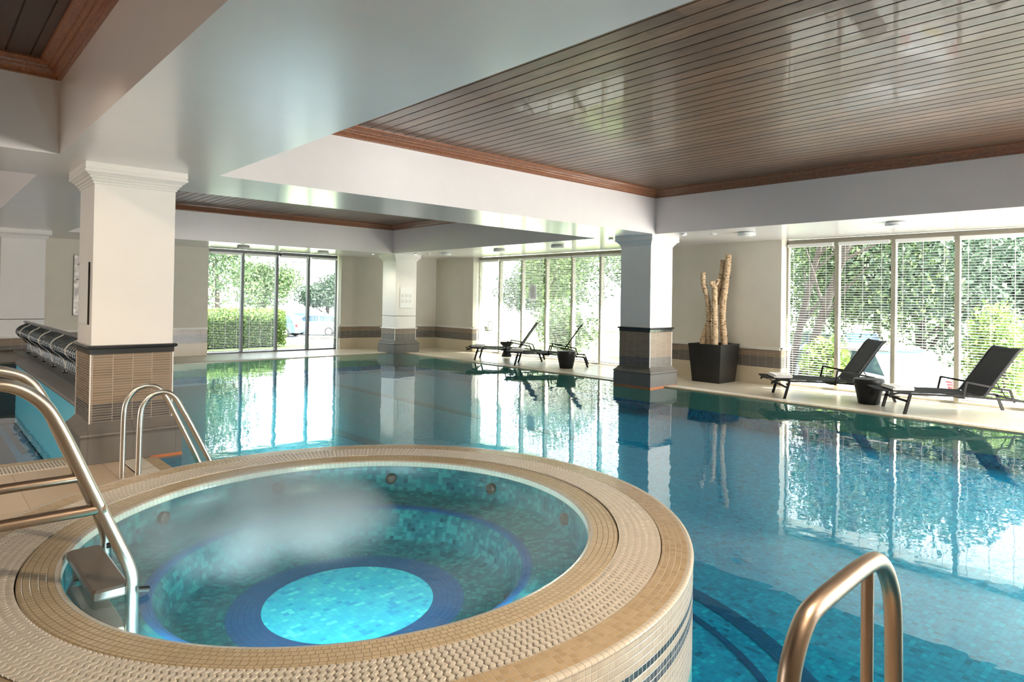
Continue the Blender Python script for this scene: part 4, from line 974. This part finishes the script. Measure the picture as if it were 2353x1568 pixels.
tree(24.3, 49.5, 4.9, 2.6, 'round crowned tree above the parked cars in the fourth bay', M_LEAF2, 23, None, 10000, .11, .30)
tree(30.5, 50, 5.2, 3.0, 'round crowned tree at the right of the back window', M_LEAF2, 24, None, 9000, .12, .22)
bush(16.5, 3.1, .75, 2.75, 'bright round bush in the fourth bay of the near window', M_LEAF3, 31, 5200, .06)
bush(13.9, 5.6, .5, 1.1, 'low bush at the foot of the leaning trees', M_LEAF3, 32, 1500)
bush(13.6, 12.5, .8, 1.3, 'low bush outside the far right window, first from the left', M_LEAF, 33)
bush(14.5, 10.6, .9, 1.6, 'low bush outside the far right window, behind the black stool', M_LEAF3, 34)
bush(15.5, 14.6, 1.1, 1.7, 'low bush outside the far right window, beyond the farthest lounger', M_LEAF, 35)
hd = thing('hedge', 'clipped sunlit green hedge outside the left half of the back window', 'hedge', (5.2, 20.6, -.15))
m = MB(); rnd = random.Random(5); m.add([], [])
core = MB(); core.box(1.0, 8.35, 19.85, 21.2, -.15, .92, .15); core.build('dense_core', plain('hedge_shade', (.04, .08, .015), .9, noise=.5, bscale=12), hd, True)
for _ in range(15000):
    f = rnd.random()
    if f < .55: q = Vector((rnd.uniform(.9, 8.45), 19.8+rnd.gauss(0, .03), rnd.uniform(-.1, 1.0)))
    elif f < .85: q = Vector((rnd.uniform(.9, 8.45), rnd.uniform(19.8, 21.2), .98+rnd.gauss(0, .03)))
    else: q = Vector((8.42+rnd.gauss(0, .04), rnd.uniform(19.8, 21.2), rnd.uniform(-.1, 1.0)))
    s_ = rnd.uniform(.02, .045); a = Vector((rnd.gauss(0, 1), rnd.gauss(0, 1), rnd.gauss(0, 1))).normalized(); b = a.cross(Vector((rnd.gauss(0, 1), rnd.gauss(0, 1), 1))).normalized()
    m.add([q-a*s_, q+b*s_*.6, q+a*s_, q-b*s_*.6], [[0, 1, 2, 3]], [[(0, 0)]*4])
m.build('leaves', M_LEAF3, hd, True, fix=False)
def car(x, y, rz, col, label, h=1.45, L_=4.3, wd=1.75, rough=.25):
    z0 = gz(x, y)+.025
    t = thing('car', label, 'car', (x, y, z0), rz, 'parked cars outside')
    paint = plain('car_paint_'+str(len(bpy.data.materials)), col, rough, coat=.6, noise=.01)
    hw = wd/2; k = h/1.45; l = L_/4.3
    side = [(-2.12, .28), (-2.15, .55), (-2.08, .80), (-1.95, .95), (-1.2, 1.0), (1.0, .95), (1.75, .88), (2.08, .74), (2.14, .5), (2.1, .28)]
    side = [(a*l, b*k) for a, b in side]
    def loft(poly, y0, inset, nm, mat):
        m = MB(); n = len(poly); vs = []
        cx_ = sum(p[0] for p in poly)/n; cz2 = sum(p[1] for p in poly)/n
        for s_, yy, sc in ((-1, y0-inset, 1), (-1, y0, .0)): pass
        rows = [(-y0, .94), (-y0+.08, 1.0), (y0-.08, 1.0), (y0, .94)]
        for yy, sc in rows:
            for (a, b) in poly: vs.append((cx_+(a-cx_)*sc, yy, cz2+(b-cz2)*sc))
        fs = [[r*n+i, r*n+(i+1) % n, (r+1)*n+(i+1) % n, (r+1)*n+i] for r in range(3) for i in range(n)]+[list(range(n-1, -1, -1)), [3*n+i for i in range(n)]]
        m.add(vs, fs); return m.build(nm, mat, t)
    loft(side, hw, .1, 'body', paint)
    cab = [(-1.9, .93), (-1.62, 1.38), (-1.35, 1.45), (.15, 1.45), (.45, 1.38), (1.15, .93)]; cab = [(a*l, b*k) for a, b in cab]
    loft(cab, hw-.12, .1, 'cabin', M_CGLASS)
    rf = [(-1.55, 1.39), (-1.33, 1.465), (.13, 1.465), (.40, 1.395)]; rf = [(a*l, b*k) for a, b in rf]
    loft(rf, hw-.10, .1, 'roof', paint)
    m = MB()
    for a, b in (((-1.85, .95), (-1.55, 1.42)), ((-.55, .95), (-.55, 1.44)), ((1.12, .93), (.38, 1.42))):
        for s_ in (-1, 1): m.tube([(a[0]*l, s_*(hw-.11), a[1]*k), (b[0]*l, s_*(hw-.13), b[1]*k)], .035, 6)
    m.build('window_pillars', paint, t)
    for wx in (-1.32, 1.35):
        for s_ in (-1, 1):
            m = MB(); m.tube([(wx*l, s_*(hw-.18), .31), (wx*l, s_*(hw+.01), .31)], .31, 20); wh = m.build('wheel', M_TYRE, t)
            m = MB(); m.tube([(wx*l, s_*(hw+.0), .31), (wx*l, s_*(hw+.02), .31)], .19, 16); m.build('hubcap', M_STEEL, wh)
    for s_ in (-1, 1):
        m = MB(); m.box(-2.17*l, -2.0*l, s_*(hw-.16)-.13, s_*(hw-.16)+.13, .68*k, .86*k, .02); m.build('tail_lamp', M_RED, t)
        m = MB(); m.box(1.98*l, 2.12*l, s_*(hw-.22)-.15, s_*(hw-.22)+.15, .62*k, .74*k, .02); m.build('headlamp', M_LAMPW, t)
    m = MB(); m.box(-2.18*l, -2.14*l, -.26, .26, .48*k, .60*k); m.build('number_plate', M_YEL, t)
    return t
car(17.6, 43.6, 2.3, (.05, .09, .20), 'dark blue parked car beyond the end of the hedge')
car(20.7, 43.6, 2.3, (.62, .66, .72), 'silver parked car to the right of the dark blue one')
car(24.0, 43.6, 2.3, (.75, .78, .82), 'white parked car at the right of the back window')
car(22.4, 49.3, 2.3, (.25, .42, .62), 'pale blue parked car behind the other cars')
car(15.6, 5.9, 1.15, (.60, .63, .68), 'white car parked close outside behind the raised blind', 1.5)
car(19.5, 2.6, 1.25, (.80, .80, .80), 'white parked car beyond the bright bush')
car(20.9, 8.8, 1.3, (.45, .60, .66), 'light blue parked car across the car park in the third bay')
car(24.5, 3.2, 1.3, (.75, .75, .76), 'pale parked car across the car park at the right')
car(20.5, 26.5, .4, (.78, .80, .82), 'white parked car behind the first bays of the far right window')
